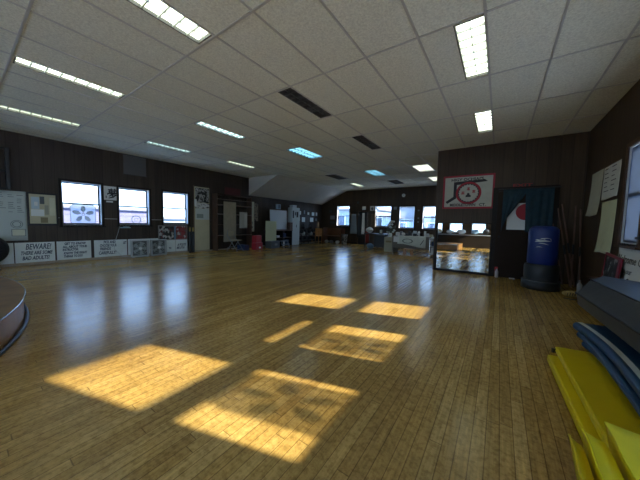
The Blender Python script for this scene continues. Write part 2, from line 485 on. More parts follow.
# fixtures: i0, i1, row, state
FIX = [(-2.45,-2,-1,'lit'), (-6.42,-6,-1,'lit'), (-10.42,-10,-1,'lit'), (1.55,2,1,'lit'), (1.55,2,3,'lit'),
       (-6.42,-6,1,'cool'), (-10.42,-10,1,'cool'), (-10.42,-10,3,'lit'), (-5.85,-5,3,'blue'), (-4.85,-4,6,'blue'),
       (-1.9,-1,6,'warm'), (-1.9,-1,8,'warm'), (-8.0,-7.5,8,'lit'),
       (-2.45,-2,1,'off'), (-2.45,-2,3,'off'), (-7.75,-6.9,6,'off'), (-4.8,-4,8,'off'),
       ]
holes = [(ti(a), ti(b), tj(j)+.03, tj(j+1)-.03) for a, b, j, s in FIX]
XS = -7.80
g = G()
for a, b, c, d in with_holes(XL-.2, XR+.2, YB-.2, 8.0, holes): g.box(a, b, c, d, H, H+.08)
for a, b, c, d in with_holes(XS, XR+.2, 8.0, YF+.2, holes): g.box(a, b, c, d, H, H+.08)
g.box(XL-.2, XR+.2, YB-.2, YF+.2, H+.2, H+.26)
struct(g, 'ceiling', M_ceil)
# slope under the eave beyond y = 8 and the triangular drop that closes it
ZS = 2.43
g = G().prism([(XS, H), (XL, ZS), (XL, ZS+.12), (XS, H+.12)], 8.0, YF, 'y')
g.prism([(XS, H), (XL, H), (XL, ZS)], 7.97, 8.0, 'y')
struct(g, 'ceiling_slope', M_slope)
g = G()
for i in range(-14, 6):
    x = ti(i)
    if x < XL: continue
    g.box(x-.012, x+.012, YB, (8.0 if x < XS else YF) if x < -1.5 else YM, H-.006, H+.001)
for j in range(-8, 11):
    y = tj(j)
    if y < YB or y > YF: continue
    g.box(XL if y < 8 else XS, XR if y < YM else -1.47, y-.012, y+.012, H-.0065, H+.001)
struct(g, 'trim_1', M_tbar)
# chair-rail conduit on the window wall, wall edge angle at the ceiling, thin skirtings
g = G()
for a, b in ((.9, 1.05), (1.62, 1.70), (2.60, 2.94), (3.86, 4.2)): g.box(XL, XL+.012, a, b, 1.20, 1.215)
struct(g, 'trim_2', M_lgrey)
struct(G().box(XL, XL+.015, YB, YF, 0, .035), 'baseboard_left', M_ledge)
struct(G().box(XL, -1.47, YF-.015, YF, 0, .08), 'baseboard_far', M_dark)
struct(G().box(-1.47, -.2, YM-.015, YM, 0, .06), 'baseboard_partition', M_brown)
struct(G().box(XR-.015, XR, YB, YM, 0, .08), 'baseboard_right', M_dark)

# windows -----------------------------------------------------------
def window(n, u0, u1, z0, z1, side, depth, decal=None, rail=.5, casing=M_dark, rev=M_jamb, railh=.04, edge=.03, near_open=None):
    """double-hung window; local x right, z up, room towards -y"""
    wdt = u1-u0; uc = (u0+u1)/2
    loc, rz = {'L': ((XL, uc, z0), PI/2), 'F': ((uc, YF, z0), 0), 'R': ((XR, uc, z0), -PI/2), 'B': ((uc, YB, z0), PI)}[side]
    o = bpy.data.objects.new('window_%d' % n, None); COL.objects.link(o); o.location = loc; o.rotation_euler = (0, 0, rz); o['kind'] = 'structure'
    h = z1-z0; w2 = wdt/2
    c = .055
    g = G().box(-w2-c, -w2, -.02, 0, -.03, h+c).box(w2, w2+c, -.02, 0, -.03, h+c).box(-w2, w2, -.02, 0, h, h+c)
    g.box(-w2-c-.02, w2+c+.02, -.05, 0, -.06, -.03)
    g.obj('casing', casing, o)
    g = G().box(-w2, -w2+.012, 0, depth, 0, h).box(w2-.012, w2, 0, depth, 0, h).box(-w2, w2, 0, depth, -.03, .012).box(-w2, w2, 0, depth, h-.012, h)
    g.obj('jamb_lining', rev, o)
    zm = h*rail; e = edge
    a, b = -w2+.012, w2-.012
    def sash(name, y, s0, s1, bot, top):
        q = G().box(a, a+e, y, y+.03, s0, s1).box(b-e, b, y, y+.03, s0, s1).box(a+e, b-e, y, y+.03, s0, s0+bot).box(a+e, b-e, y, y+.03, s1-top, s1)
        f = q.obj(name, M_dark, o)
        G().box(a+e, b-e, y+.013, y+.017, s0+bot, s1-top).obj('pane', M_glass, f)
        return f
    sash('upper_sash', depth-.035, zm-railh*.5, h-.012, railh, e)
    lo = sash('lower_sash', depth-.07, .012, zm+railh*.5, e*1.3, railh)
    if decal:
        cx, cz, s, style = decal
        y = depth-.062
        if style == 'square':
            sh = [(cx+s*x, cz+s*z) for x, z in ((-1,-.8),(-1,.8),(-.8,1),(.8,1),(1,.8),(1,-.8),(.8,-1),(-.8,-1))]
            G().prism(sh, y, y+.001, 'y').obj('window_film', M_film, lo)
            g = G()
            for i in range(8):
                p, q = sh[i], sh[(i+1) % 8]
                g.tube((p[0], y-.002, p[1]), (q[0], y-.002, q[1]), .007, n=6)
            for i in range(5):
                t = PI/2 + i*2*PI/5
                u = Vector((math.cos(t), math.sin(t))); v = Vector((-u.y, u.x))
                pts = [u*s*r + v*s*k for r, k in ((.16, 0), (.45, .2), (.8, .16), (.9, 0), (.8, -.16), (.45, -.2))]
                g.prism([(cx+p.x, cz+p.y) for p in pts], y-.003, y-.001, 'y')
            g.ring(.02, s*.14, y-.003, y-.001, cx, cz, 16)
            g.obj('flower_emblem', M_filmd, lo)
        else:
            g = G().ring(s*.78, s, y-.003, y-.001, cx, cz, 32).ring(s*.3, s*.42, y-.003, y-.001, cx, cz, 20)
            g.obj('round_emblem', M_filmd, lo)
    return o, depth

window(1, *LW[0], 'L', .17, decal=(.03, .30, .27, 'square'))
w2_, _ = window(2, *LW[1], 'L', .17, decal=(.07, .16, .14, 'round'))
window(3, *LW[2], 'L', .17)
for i, f in enumerate(FW): window(4+i, *f, 'F', .17)
window(8, *RW[0], 'R', .10, decal=(-.06, .245, .22, 'square'), railh=.13, rail=.475, edge=.035)
w9, _ = window(9, *RW[1], 'R', .10, decal=(.10, .245, .22, 'square'), railh=.13, rail=.475, edge=.035)
window(10, *RW[2], 'R', .10, railh=.13, rail=.475, edge=.035)
w11, _ = window(11, *RW[3], 'R', .10, casing=M_brown)
for i, f in enumerate(BW): window(12+i, *f, 'B', .17)
for i, f in enumerate(RX): window(18+i, *f, 'R', .10, rail=.5, edge=.035)  # added out of view to let sun onto the rear floor
for i, f in enumerate(LX): window(22+i, *f, 'L', .17)  # added out of view as daylight openings
def shade_in(wobj, w2, z0, z1, y, name='roller_shade', m=M_shade):
    return G().box(-w2, w2, y, y+.003, z0, z1).obj(name, m, wobj)
shade_in(w9, .37, .66, 1.17, .02)
shade_in(w11, .275, .015, 1.31, .018, m=film_material('closed_shade', (.20, .23, .28), 0))
# little shade and dark print of the third far window are part of it
w6 = bpy.data.objects['window_6']
shade_in(w6, .37, .50, 1.14, .05, m=M_shade)
g = G()
for i in range(9): g.box(-.30+i*.07, -.26+i*.07, .05, .056, .36, .42+.02*(i % 2))
g.box(-.33, .33, .05, .054, .43, .45).obj('window_lettering', M_ink, w6)

# ------------------------------------------------------------------ outside
M_gnd = mat('ground_outside', (.70, .70, .68), .9, var=.2, vscale=.5)
struct(G().box(-120, 100, -100, 120, -4.3, -4.2), 'ground', M_gnd)
M_sidl = mat('lilac_siding', (.13, .125, .21), .8, var=.05, vscale=1)
M_sidw = mat('white_siding', (.26, .33, .38), .8, var=.05, vscale=1)
M_roof = mat('roof_grey', (.18, .18, .2), .8)
M_opg = mat('outside_pane', (.08, .11, .16), .2)
def building(label, x0, x1, y0, y1, z1, m, face, wins, roofh=.6):
    t = thing('building', label, 'building', ((x0+x1)/2, (y0+y1)/2, -4.2))
    cx, cy = (x0+x1)/2, (y0+y1)/2
    g = G().box(x0-cx, x1-cx, y0-cy, y1-cy, 0, z1+4.2)
    for k in range(int((z1+4.2)/.35)):
        zz = k*.35
        if face == 'x': g.box(x1-cx, x1-cx+.03, y0-cy, y1-cy, zz, zz+.04)
        else: g.box(x0-cx, x1-cx, y0-cy-.03, y0-cy, zz, zz+.04)
    g.obj('siding', m, t)
    G().box(x0-cx-.3, x1-cx+.3, y0-cy-.3, y1-cy+.3, z1+4.2, z1+4.2+roofh*.3).obj('roof', M_roof, t, bevel=.05)
    for (u, z, w_, h_) in wins:
        f = G()
        if face == 'x':
            f.box(x1-cx, x1-cx+.08, u-cy-w_/2-.08, u-cy+w_/2+.08, z+4.2-.08, z+4.2+h_+.08); fo = f.obj('window', M_white, t)
            G().box(x1-cx+.08, x1-cx+.1, u-cy-w_/2, u-cy+w_/2, z+4.2, z+4.2+h_).obj('pane', M_opg, fo)
        else:
            f.box(u-cx-w_/2-.08, u-cx+w_/2+.08, y0-cy-.08, y0-cy, z+4.2-.08, z+4.2+h_+.08); fo = f.obj('window', M_white, t)
            G().box(u-cx-w_/2, u-cx+w_/2, y0-cy-.1, y0-cy-.08, z+4.2, z+4.2+h_).obj('pane', M_opg, fo)
building('lilac sided building seen through the left wall windows beside the flower emblem', -30, -20, -2, 8.4, 1.75, M_sidl, 'x', [(4.6, -1.4, .8, 1.0), (1.5, -1.5, .9, 1.0)])
building('pale low building seen through the window nearest the tall poster panel', -30, -20, 8.8, 18, 1.25, M_sidw, 'x', [(12, .1, 1.0, .8)])
building('pale blue grey building outside the far wall windows', -26, -10, 24, 34, 2.6, M_sidw, 'y', [(-17.5, .6, .9, 1.3), (-14.0, .8, .9, 1.2)])
building('blue grey building standing behind the windows over the cluttered desk', -9.4, 0, 24, 34, 1.9, M_sidw, 'y', [(-7.5, .4, .8, 1.0), (-4.8, .4, .8, 1.0)])

# ------------------------------------------------------------------ ceiling light fixtures
def lampmat(name, col, k): return mat(name, (.8, .8, .8), .5, emit=col, estr=LAMP*k)
LM = {'lit': lampmat('lamp_white', (.90, 1.0, .80), 1), 'cool': lampmat('lamp_cool', (.66, .95, 1.0), .8),
      'blue': lampmat('lamp_blue', (.22, .66, 1.0), .55), 'warm': lampmat('lamp_warm', (1, .98, .9), 1)}
M_fixf = mat('fixture_frame', (.10, .10, .095), .5)
M_fin = mat('louvre_white', (.62, .66, .60), .4)
M_find = mat('louvre_dark', (.14, .14, .13), .35, .4)
FL = ['long bright fluorescent ceiling light above the camera at the top left',
      'fluorescent ceiling light over the left of the floor with a dark end tab',
      'leftmost narrow ceiling light nearest the window wall',
      'large bright louvred ceiling light nearest the camera at upper right',
      'smaller louvred ceiling light just before the partition with the banner',
      'narrow bluish white ceiling light in the middle of the left ceiling',
      'narrow ceiling light above the kanji sheet and the second window',
      'narrow ceiling light near the corner above the open shelving',
      'wide blue tinted ceiling light in the middle of the room',
      'wide pale blue ceiling light towards the far windows',
      'wide warm white ceiling light left of the partition edge',
      'farthest warm ceiling light half hidden by the partition edge',
      'small white ceiling light near the far sloping ceiling',
      'unlit dark louvred fixture nearest the camera',
      'unlit dark louvred fixture second from the camera',
      'unlit dark louvred fixture left of the pale blue far light',
      'farthest unlit dark louvred fixture near the far wall']
for (a, b, j, s), lab in zip(FIX, FL):
    x0, x1, y0, y1 = ti(a), ti(b), tj(j)+.03, tj(j+1)-.03
    cx, cy = (x0+x1)/2, (y0+y1)/2; hw, hl = (x1-x0)/2, (y1-y0)/2
    t = thing('ceiling_light', lab, 'ceiling light', (cx, cy, H), 0, 'louvred ceiling light fixtures')
    lit = s != 'off'
    g = G().box(-hw, -hw+.014, -hl, hl, -.004, .085).box(hw-.014, hw, -hl, hl, -.004, .085)
    g.box(-hw+.014, hw-.014, -hl, -hl+.014, -.004, .085).box(-hw+.014, hw-.014, hl-.014, hl, -.004, .085)
    g.box(-hw+.014, hw-.014, -hl+.014, hl-.014, .08, .085)
    g.obj('housing', M_fixf, t)
    if lit:
        G().box(-hw+.016, hw-.016, -hl+.016, hl-.016, .030, .036).obj('diffuser', LM[s], t)
    else:
        for k in (-1, 1): G().tube((k*hw*.45, -hl+.03, .055), (k*hw*.45, hl-.03, .055), .013).obj('tube', M_lgrey, t)
    g = G()
    n = 8
    for k in range(1, n):
        y = -hl + 2*hl*k/n
        g.box(-hw+.014, hw-.014, y-.006, y+.006, .0, .026 if lit else .03)
    g.box(-.003, .003, -hl+.014, hl-.014, .0, .026 if lit else .03)
    g.obj('louvre', M_fin if lit else M_find, t)

# ------------------------------------------------------------------ mirror, banner, doorway
t = thing('wall_mirror', 'large floor-standing mirror in dark frame below the red bordered banner', 'mirror', (-.765, YM-.045, 0))
t.rotation_euler = (-.008, 0, 0)
G().box(-.61, .61, -.004, .002, .06, 1.28).obj('mirror_glass', M_mirror, t)
G().box(-.66, -.61, -.02, .02, 0, 1.30).box(.61, .66, -.02, .02, 0, 1.30).box(-.61, .61, -.02, .02, 0, .06).box(-.61, .61, -.02, .02, 1.28, 1.30).box(-.61, .61, .003, .015, .06, 1.28).obj('frame', M_dark, t)

t = thing('club_banner', 'white wall banner with red border, black beam and red ringed emblem', 'banner', (-.725, YM-.012, 1.68))
bw, bh = .565, .835
def bz(u, v): return (-bw+2*bw*u, .004*math.sin(u*19+v*3)+.002*math.sin(v*11), v*bh + .012*math.sin(u*3.2)*(v-.5))
G().grid(bz, 40, 12).obj('cloth', M_cloth, t, solid=.003)
g = G()
q = .035
for x0, x1, z0, z1 in ((-bw-.01, -bw+q, -.01, bh+.01), (bw-q, bw+.01, -.01, bh+.01), (-bw+q, bw-q, -.01, q), (-bw+q, bw-q, bh-q, bh+.01)):
    g.box(x0, x1, -.010, -.007, z0, z1)
g.obj('red_border', M_redink, t)
text_mesh([("HIGY OCHIAI'S", .10, -.02, .70, 'C', .72), ('MIDDLETOWN', .095, -.10, .055, 'C', .58), ('CT.', .095, .34, .055, 'C', .15)], M_ink, t, y=-.016, bold=.003)
G().prism([(-.32, .68), (.36, .715), (.43, .66), (-.25, .605), (-.25, .26), (-.46, .12), (-.50, .175), (-.32, .30)], -.011, -.008, 'y').obj('black_beam', M_ink, t)
cx, cz = .02, .385
g = G().ring(.232, .285, -.016, -.012, cx, cz, 48); g.obj('red_ring', M_redink, t)
G().ring(.215, .236, -.0165, -.012, cx, cz, 96, wob=.012, k=22).obj('scalloped_ring', M_ink, t)
G().ring(.001, .205, -.013, -.0115, cx, cz, 48).obj('emblem_disc', M_cloth, t)
g = G()
for px, pz in ((-.12, .0), (0, .10), (.12, .03)):
    g = G()
    g.box(cx+px-.035, cx+px+.035, -.017, -.014, cz+pz+.022, cz+pz+.040)
    g.box(cx+px-.010, cx+px+.010, -.017, -.014, cz+pz-.035, cz+pz+.045)
    g.box(cx+px-.028, cx+px+.030, -.017, -.014, cz+pz-.009, cz+pz+.009)
    g.box(cx+px-.036, cx+px-.024, -.017, -.014, cz+pz-.035, cz+pz+.006)
    g.box(cx+px+.02, cx+px+.032, -.017, -.014, cz+pz-.035, cz+pz-.006)
    g.obj('red_character', M_redink, t)
G().prism([(cx-.06, cz-.10), (cx-.05, cz-.05), (cx-.03, cz-.045), (cx-.025, cz-.01), (cx, cz+.01), (cx+.025, cz-.01), (cx+.03, cz-.045), (cx+.055, cz-.05), (cx+.06, cz-.10)], -.017, -.014, 'y').obj('black_tree', M_ink, t)

# doorway with curtain
d = bpy.data.objects.new('door_1', None); COL.objects.link(d); d.location = (.43, YM, 0); d['kind'] = 'structure'
G().box(-.50, .50, -.03, 0, 0, 2.06).obj('door_leaf', mat('door_brown', (.024, .014, .009), .5, spec=.15), d)
G().box(-.60, -.50, -.05, 0, 0, 2.16).box(.50, .60, -.05, 0, 0, 2.16).box(-.50, .50, -.05, 0, 2.06, 2.16).obj('door_casing', M_dark, d)
g = G().tube((-.43, -.03, .98), (-.43, -.06, .98), .012).tube((-.43, -.075, .98), (-.43, -.06, .98), .026, .026, 14); g.obj('door_handle', M_blackm, d)
t = tag(G().box(-.18, .50, -.004, 0, 0, .62).obj('flag_poster', M_white, None, loc=(.31, YM-.036, 1.16)), 'white flag with large red disc hanging on the door behind the curtain', 'poster')
G().ring(.001, .19, -.008, -.005, .17, .415, 40).obj('red_disc', M_redink, t)
t = thing('door_curtain', 'dark teal split curtain hanging over the doorway', 'curtain', (.49, YM-.085, 2.10))
G().tube((-.56, 0, .01), (.56, 0, .01), .012).obj('curtain_rod', M_black, t)
def pan(x0, x1, zl, zr, pinch, dirn):
    def f(u, v):
        # v 0 top .. 1 bottom
        bot = zl+(zr-zl)*u
        xx = x0+(x1-x0)*u
        # the inner hem is drawn aside below, leaving an inverted V
        xx += dirn*pinch*(v**1.2)*(u if dirn < 0 else 1-u)
        return (xx, -.01+.016*math.sin(u*22+v*2)*(.3+v), bot*v)
    return G().grid(f, 30, 14)
pan(-.46, .0, -1.0, -.72, .40, -1).obj('left_panel', M_noren, t, solid=.004)
pan(-.04, .45, -.98, -1.12, .03, 1).obj('right_panel', M_noren, t, solid=.004)
t = tag(G().box(-.2, .2, -.002, 0, -.01, .10).obj('exit_sign', mat('sign_dark_brown', (.035, .022, .016), .5), None, loc=(.385, YM-.002, 2.15)), 'small brown sign with dull red lettering above the curtained doorway', 'sign')
text_mesh([('EXIT', .10, 0, .012, 'C', .36)], mat('dull_red', (.30, .025, .02), .6), t, y=-.004, bold=.003)

# fire extinguisher / spray bottle beside the mirror
t = thing('spray_bottle', 'small white spray bottle with red nozzle on the floor beside the mirror frame', 'bottle', (.0, YM-.13, 0))
G().lathe([(.034, 0), (.036, .02), (.036, .14), (.014, .19), (.014, .21)], n=16).obj('bottle_body', M_lgrey, t)
G().box(-.035, .02, -.012, .012, .21, .25).box(-.045, -.035, -.005, .005, .16, .25).obj('nozzle', M_red, t)
tag(G().box(-.05, .05, -.03, .03, 0, .02).obj('shelf_block', M_white, None, loc=(.30, YM-.12, 0), rz=.2), 'small white block on the floor in front of the curtained door', 'block')

# punching bag
t = thing('punching_bag', 'blue free-standing punching bag on a stepped black base', 'punching bag', (.725, 6.72, 0))
G().lathe([(.27, 0), (.30, .015), (.305, .10), (.29, .17), (.265, .185), (.262, .20), (.272, .24), (.275, .44), (.262, .49), (.22, .505)], n=40).obj('base', mat('black_base', (.016, .020, .022), .45), t)
G().lathe([(.306, .155), (.309, .165), (.306, .178)], n=40).obj('base_rim', mat('base_rim_grey', (.05, .06, .065), .4), t)
G().lathe([(.225, .505), (.235, .53), (.235, 1.12), (.225, 1.19), (.19, 1.235), (.12, 1.255)], n=40).obj('bag', M_bagb, t, bevel=0)
def swoosh(a0, a1, z0, z1, wd, n=14):
    vs = []; fs = []
    for i in range(n+1):
        k = i/n; a = a0+(a1-a0)*k
        z = z0+(z1-z0)*k + .012*math.sin(k*PI)
        ww = wd*math.sin(PI*(.05+.9*k))
        for s_ in (-1, 1): vs.append((.2365*math.cos(a), .2365*math.sin(a), z+s_*ww/2))
    for i in range(n): fs.append((2*i, 2*i+1, 2*i+3, 2*i+2))
    return vs, fs
g = G()
c0 = -PI/2-.12
for a0, a1, z0, z1, wd in ((-.42, .40, .945, .955, .020), (-.2, .36, .975, .995, .010), (.36, .44, .99, .95, .014), (-.22, .30, .925, .905, .012), (-.40, -.1, .965, .955, .016), (-.1, .14, .99, .97, .01), (-.36, .0, .865, .870, .006)):
    g.add(*swoosh(c0+a0*1.25, c0+a1*1.25, .94+(z0-.94)*1.4, .94+(z1-.94)*1.4, wd*1.5))
g.obj('swoosh_logo', mat('logo_white', (.5, .52, .5), .5), t)

# staffs in the corner, each its own
for lab, p, q in (('leftmost wooden staff leaning in the corner behind the punching bag', (1.27, 7.32, 0), (1.02, 7.59, 1.66)),
                  ('thick brown staff leaning in the corner, second from the punching bag', (1.33, 7.28, 0), (1.08, 7.58, 1.74)),
                  ('short dark staff crossing the others in the corner', (1.26, 7.18, 0), (1.30, 7.585, 1.70)),
                  ('rightmost staff leaning in the corner against the right wall', (1.37, 7.10, 0), (1.375, 7.58, 1.62)),
                  ('thin dark staff standing nearly upright in the corner', (1.16, 7.38, 0), (.955, 7.595, 1.35))):
    pv = Vector(p); qv = Vector(q)
    t = thing('wooden_staff', lab, 'staff', p, 0, 'staffs leaning in the corner')
    e_ = qv-pv
    G().tube((0, 0, 0.016), e_, .015, .012, 10).obj('shaft', M_staff, t)
    G().tube(e_*.40, e_*.52, .0165, .0165, 10).obj('grip', M_black, t)
# straw bundle and cable
t = thing('straw_pad', 'small yellowish straw bundle with dark markings on the floor by the punching bag', 'pad', (1.10, 6.25, 0), .2)
G().blob((0, 0, .055), (.12, .06, .055), 3, 10, .06).obj('straw', mat('straw', (.42, .30, .10), .8, var=.3, vscale=30), t)
g = G()
for x in (-.07, -.035, 0, .035, .07): g.tube((x, -.061, .03), (x+.012, -.058, .085), .005, n=6)
g.obj('markings', M_ink, t)
tag(G().path([(.98, 6.05, .008), (1.1, 6.02, .008), (1.22, 6.12, .008), (1.3, 6.3, .008), (1.36, 6.6, .008), (1.40, 6.9, .008)], .007).obj('power_cord', M_black), 'black cord lying on the floor beside the straw bundle', 'cord')
tag(G().blob((0, 0, .06), (.10, .12, .07), 9, 8, .12).obj('dark_pouch', M_black, None, loc=(1.26, 6.00, 0)), 'dark cloth pouch on the floor between the straw bundle and the grey mat', 'pouch')
t = thing('water_bottle', 'small clear bottle standing beside the far end of the grey mat', 'bottle', (1.30, 6.75, .0))
G().lathe([(.035, 0), (.04, .02), (.04, .16), (.016, .20), (.016, .22)], n=16).obj('bottle_body', mat('clear_plastic', (.35, .36, .33), .2), t)
G().lathe([(.02, .22), (.02, .245)], n=14).obj('cap', M_grey, t)

# ------------------------------------------------------------------ right wall papers
def sheet(name, label, y0, y1, z0, z1, m, skew=0, curl=.02, lines=0, seed=1, cat='paper'):
    """loose sheet pinned on the right wall; y0 far, y1 near"""
    w_ = y0-y1
    t = thing(name, label, cat, (XR-.006, (y0+y1)/2, z0), -PI/2)
    rnd = random.Random(seed)
    def f(u, v):
        zz = (z1-z0)*v
        return (-w_/2+w_*u+skew*(1-v), -.003-curl*(1-v)**3*(.4+.6*math.sin(u*5+seed)**2)-.004*math.sin(u*9+v*4)**2, zz+.012*math.sin(u*6+seed)*(1-v))
    G().grid(f, 14, 14).obj('sheet', m, t, solid=.001)
    if lines:
        g = G()
        for k in range(lines):
            zz = (z1-z0)*(.90-.8*k/lines)
            for c0_ in (-.36, .06):
                ln = rnd.uniform(.16, .30)*w_
                x0 = c0_*w_
                g.box(x0, x0+ln, -.016, -.0145, zz, zz+.012)
        g.obj('handwriting', M_ink, t)
    return t
sheet('paper_sheet', 'yellowed narrow paper sheet on the right wall nearest the corner', 7.12, 6.46, 1.46, 2.26, mat('paper_yellow', (.50, .49, .36), .8, var=.06), skew=-.03, curl=.05, lines=0, seed=2)
sheet('paper_sheet', 'white paper list with handwritten lines, topmost on the right wall', 6.42, 5.66, 1.71, 2.25, mat('paper_white', (.60, .60, .53), .8, var=.05), lines=6, seed=3)
sheet('paper_sheet', 'long pale yellow paper below the handwritten list on the right wall', 6.38, 5.70, .83, 1.67, mat('paper_pale_yellow', (.56, .57, .36), .8, var=.05), curl=.05, lines=0, seed=5)
t = sheet('welcome_sheet', 'white handwritten welcome sheet below the right wall window', 5.44, 4.35, .40, .95, mat('paper_clean', (.68, .69, .66), .8), curl=.01, seed=6, cat='sign')
t.location.z = .415
text_mesh([('Welcome C', .15, -.52, .36, 'L', .80), ('to our', .11, -.30, .22, 'L', .3)], mat('pen_ink', (.10,.10,.10), .6), t, shear=.35, y=-.02)
G().tube((-.20, -.02, .02), (-.10, -.02, .16), .008).obj('pen_stroke', M_ink, t)
t = thing('framed_photo', 'tilted red framed photo leaning on the right wall below the window', 'picture frame', (XR-.07, 5.44, .425), -PI/2)
t.rotation_euler = (-.06, .07, -PI/2)
G().box(-.33, -.30, -.02, 0, 0, .42).box(.22, .30, -.02, 0, 0, .42).box(-.30, .22, -.02, 0, 0, .02).box(-.30, .22, -.02, 0, .385, .42).obj('frame', mat('frame_red', (.24, .012, .03), .4), t)
G().box(-.30, .22, -.012, -.004, .02, .385).obj('photo', print_material('photo_print', [(0, (.01,.01,.012)), (.52, (.05,.06,.06)), (.60, (.35,.38,.36)), (.68, (.03,.03,.03))], (9, 9, 7)), t)
# narrow ledge the frame and bottle stand on
tag(G().box(XR-.14, XR, 4.3, 6.3, .38, .40).box(XR-.12, XR-.10, 4.35, 4.38, 0, .38).box(XR-.12, XR-.10, 6.2, 6.23, 0, .38).obj('low_shelf', M_brown), 'narrow brown ledge along the right wall behind the mats', 'shelf')

# ------------------------------------------------------------------ mats at the right
def slab(pts_bot, pts_top):
    n = len(pts_bot); vs = pts_bot+pts_top
    return vs, [tuple(range(n-1, -1, -1)), tuple(range(n, 2*n))]+[(i, (i+1) % n, n+(i+1) % n, n+i) for i in range(n)]
def quadmat(name, m, parent, pts, z0, z1, inset=0, bevel=.02, dz=0):
    """plan polygon, raised z0..z1"""
    g = G(); g.add(*slab([(x, y, z0) for x, y in pts], [(x, y, z1+dz*k) for k, (x, y) in enumerate(pts)]))
    return g.obj(name, m, parent, bevel=bevel)
t = thing('folded_mat', 'yellow vinyl folding mat lying flat on the floor at the right', 'gym mat', (.9, 2.0, 0))
def loc2(pts): return [(x-.9, y-2.0) for x, y in pts]
quadmat('lower_panel', M_ylw, t, loc2([(.415, 3.03), (1.35, 3.12), (1.35, 1.80), (.45, 1.80)]), 0.015, .085, bevel=.015)
quadmat('upper_panel', M_ylw, t, loc2([(.475, 3.14), (1.36, 3.30), (1.36, 1.80), (.505, 1.80)]), .088, .135, bevel=.018)
G().box(-.018, .018, -.01, .01, 0, .035).obj('handle_strap', M_black, t, loc=(.47-.9, 3.09-2.0, .09), rz=.5)

# blue stack: three folded mats, each its own
def bluemat(label, dx, z0, z1, m=M_blue, seed=0):
    t = thing('folded_mat', label, 'gym mat', (1.0, 2.2, z0), 0, 'blue mats stacked on the yellow mat')
    h = z1-z0
    def edge(v):     # left edge x from far (v=0) to near (v=1)
        return .70+dx - .07*math.exp(-v*7) + .02*math.sin(v*6+seed)
    nb = 16
    top = []; bot = []
    g = G(); P = []
    for i in range(nb+1):
        v = i/nb; y = 3.30-dx*1.5-1.42*v
        lift = 0
        sec = [(edge(v*.62)+.012, 0), (edge(v*.62)-.006, h*.3), (edge(v*.62)-.006, h*.7), (edge(v*.62)+.014, h)]
        row = [(x-1.0, y-2.2, z+lift) for x, z in sec]
        yy = y+.10*(1-v)
        row += [(1.395-1.0, yy-2.2, h), (1.395-1.0, yy-2.2, 0)]
        P.append(row)
    k = 6; vs = [p for r_ in P for p in r_]
    fs = [(i*k+j, i*k+(j+1) % k, (i+1)*k+(j+1) % k, (i+1)*k+j) for i in range(nb) for j in range(k)]
    fs += [tuple(range(k)), tuple(nb*k+j for j in range(k-1, -1, -1))]
    g.add(vs, fs); g.obj('cover', m, t, bevel=.008)
    return t, P
bluemat('lowest dark blue folded mat on top of the yellow mat', .03, .138, .205, seed=1)
bluemat('middle dark blue folded mat in the blue stack', .0, .207, .27, seed=2)
tt, P = bluemat('uppermost dark blue folded mat with a white edge stripe', -.01, .272, .345, seed=0)
g = G(); vs = []; fs = []
for i, r_ in enumerate(P):
    a = Vector(r_[3]); a = a + Vector((.014, 0, .001)); b = a + Vector((.034, .0, .002))
    vs += [a, b, b+Vector((0, 0, -.006)), a+Vector((0, 0, -.006))]
for i in range(len(P)-1):
    for j in range(4): fs.append((4*i+j, 4*i+(j+1) % 4, 4*i+4+(j+1) % 4, 4*i+4+j))
fs += [(0, 1, 2, 3), tuple(4*(len(P)-1)+j for j in (3, 2, 1, 0))]
g.add(vs, fs).obj('white_stripe', M_stripe, tt)

# grey folded mat on top of the stack (its far end sticks out beyond the blue ones)
t = thing('folded_mat', 'thick dark grey folded mat lying on top of the blue mats', 'gym mat', (1.0, 2.9, .36))
def rowp(v):
    v = v*.74
    x = lambda a, b: a+(b-a)*v
    y = lambda a, b: a+(b-a)*v
    return [(x(.70, .86), y(3.66, 1.2), .44-.03*v), (x(.655, .83), y(3.50, 1.2), .585), (x(.70, .87), y(3.56, 1.2), .63), (x(.785, .95), y(3.68, 1.2), .705),
            (x(.96, 1.15), y(4.08, 1.2), .705), (x(1.20, 1.39), y(3.90, 1.2), .70), (x(1.30, 1.39), y(3.80, 1.2), .44-.03*v)]
k = 7; nb = 6; vs = []; fs = []
for i in range(nb+1):
    vs += [(a-1.0, b-2.9, c-.36) for a, b, c in rowp(i/nb)]
fs = [(i*k+j, i*k+(j+1) % k, (i+1)*k+(j+1) % k, (i+1)*k+j) for i in range(nb) for j in range(k)]
fs += [tuple(range(k)), tuple(nb*k+j for j in range(k-1, -1, -1))]
G().add(vs, fs).obj('cover', M_greym, t, bevel=.012)
a0, a1 = rowp(0), rowp(1)
L = lambda p: Vector(p)-Vector((1.0, 2.9, .36))
G().tube(L(a0[1])+Vector((-.002, .0, 0)), L(a1[1])+Vector((-.002, 0, 0)), .009, n=6).obj('seam', M_seam, t)
G().tube(L(a0[3])+Vector((0, .0, .0)), L(a1[3])+Vector((0, 0, 0)), .007, n=6).obj('seam', M_seam, t)
# lower folded half of the grey mat, hidden mostly, carries it on the blue stack
G().box(-.12, .385, -1.0, .25, -.010, .06).obj('underside_panel', M_greym, t, bevel=.01)

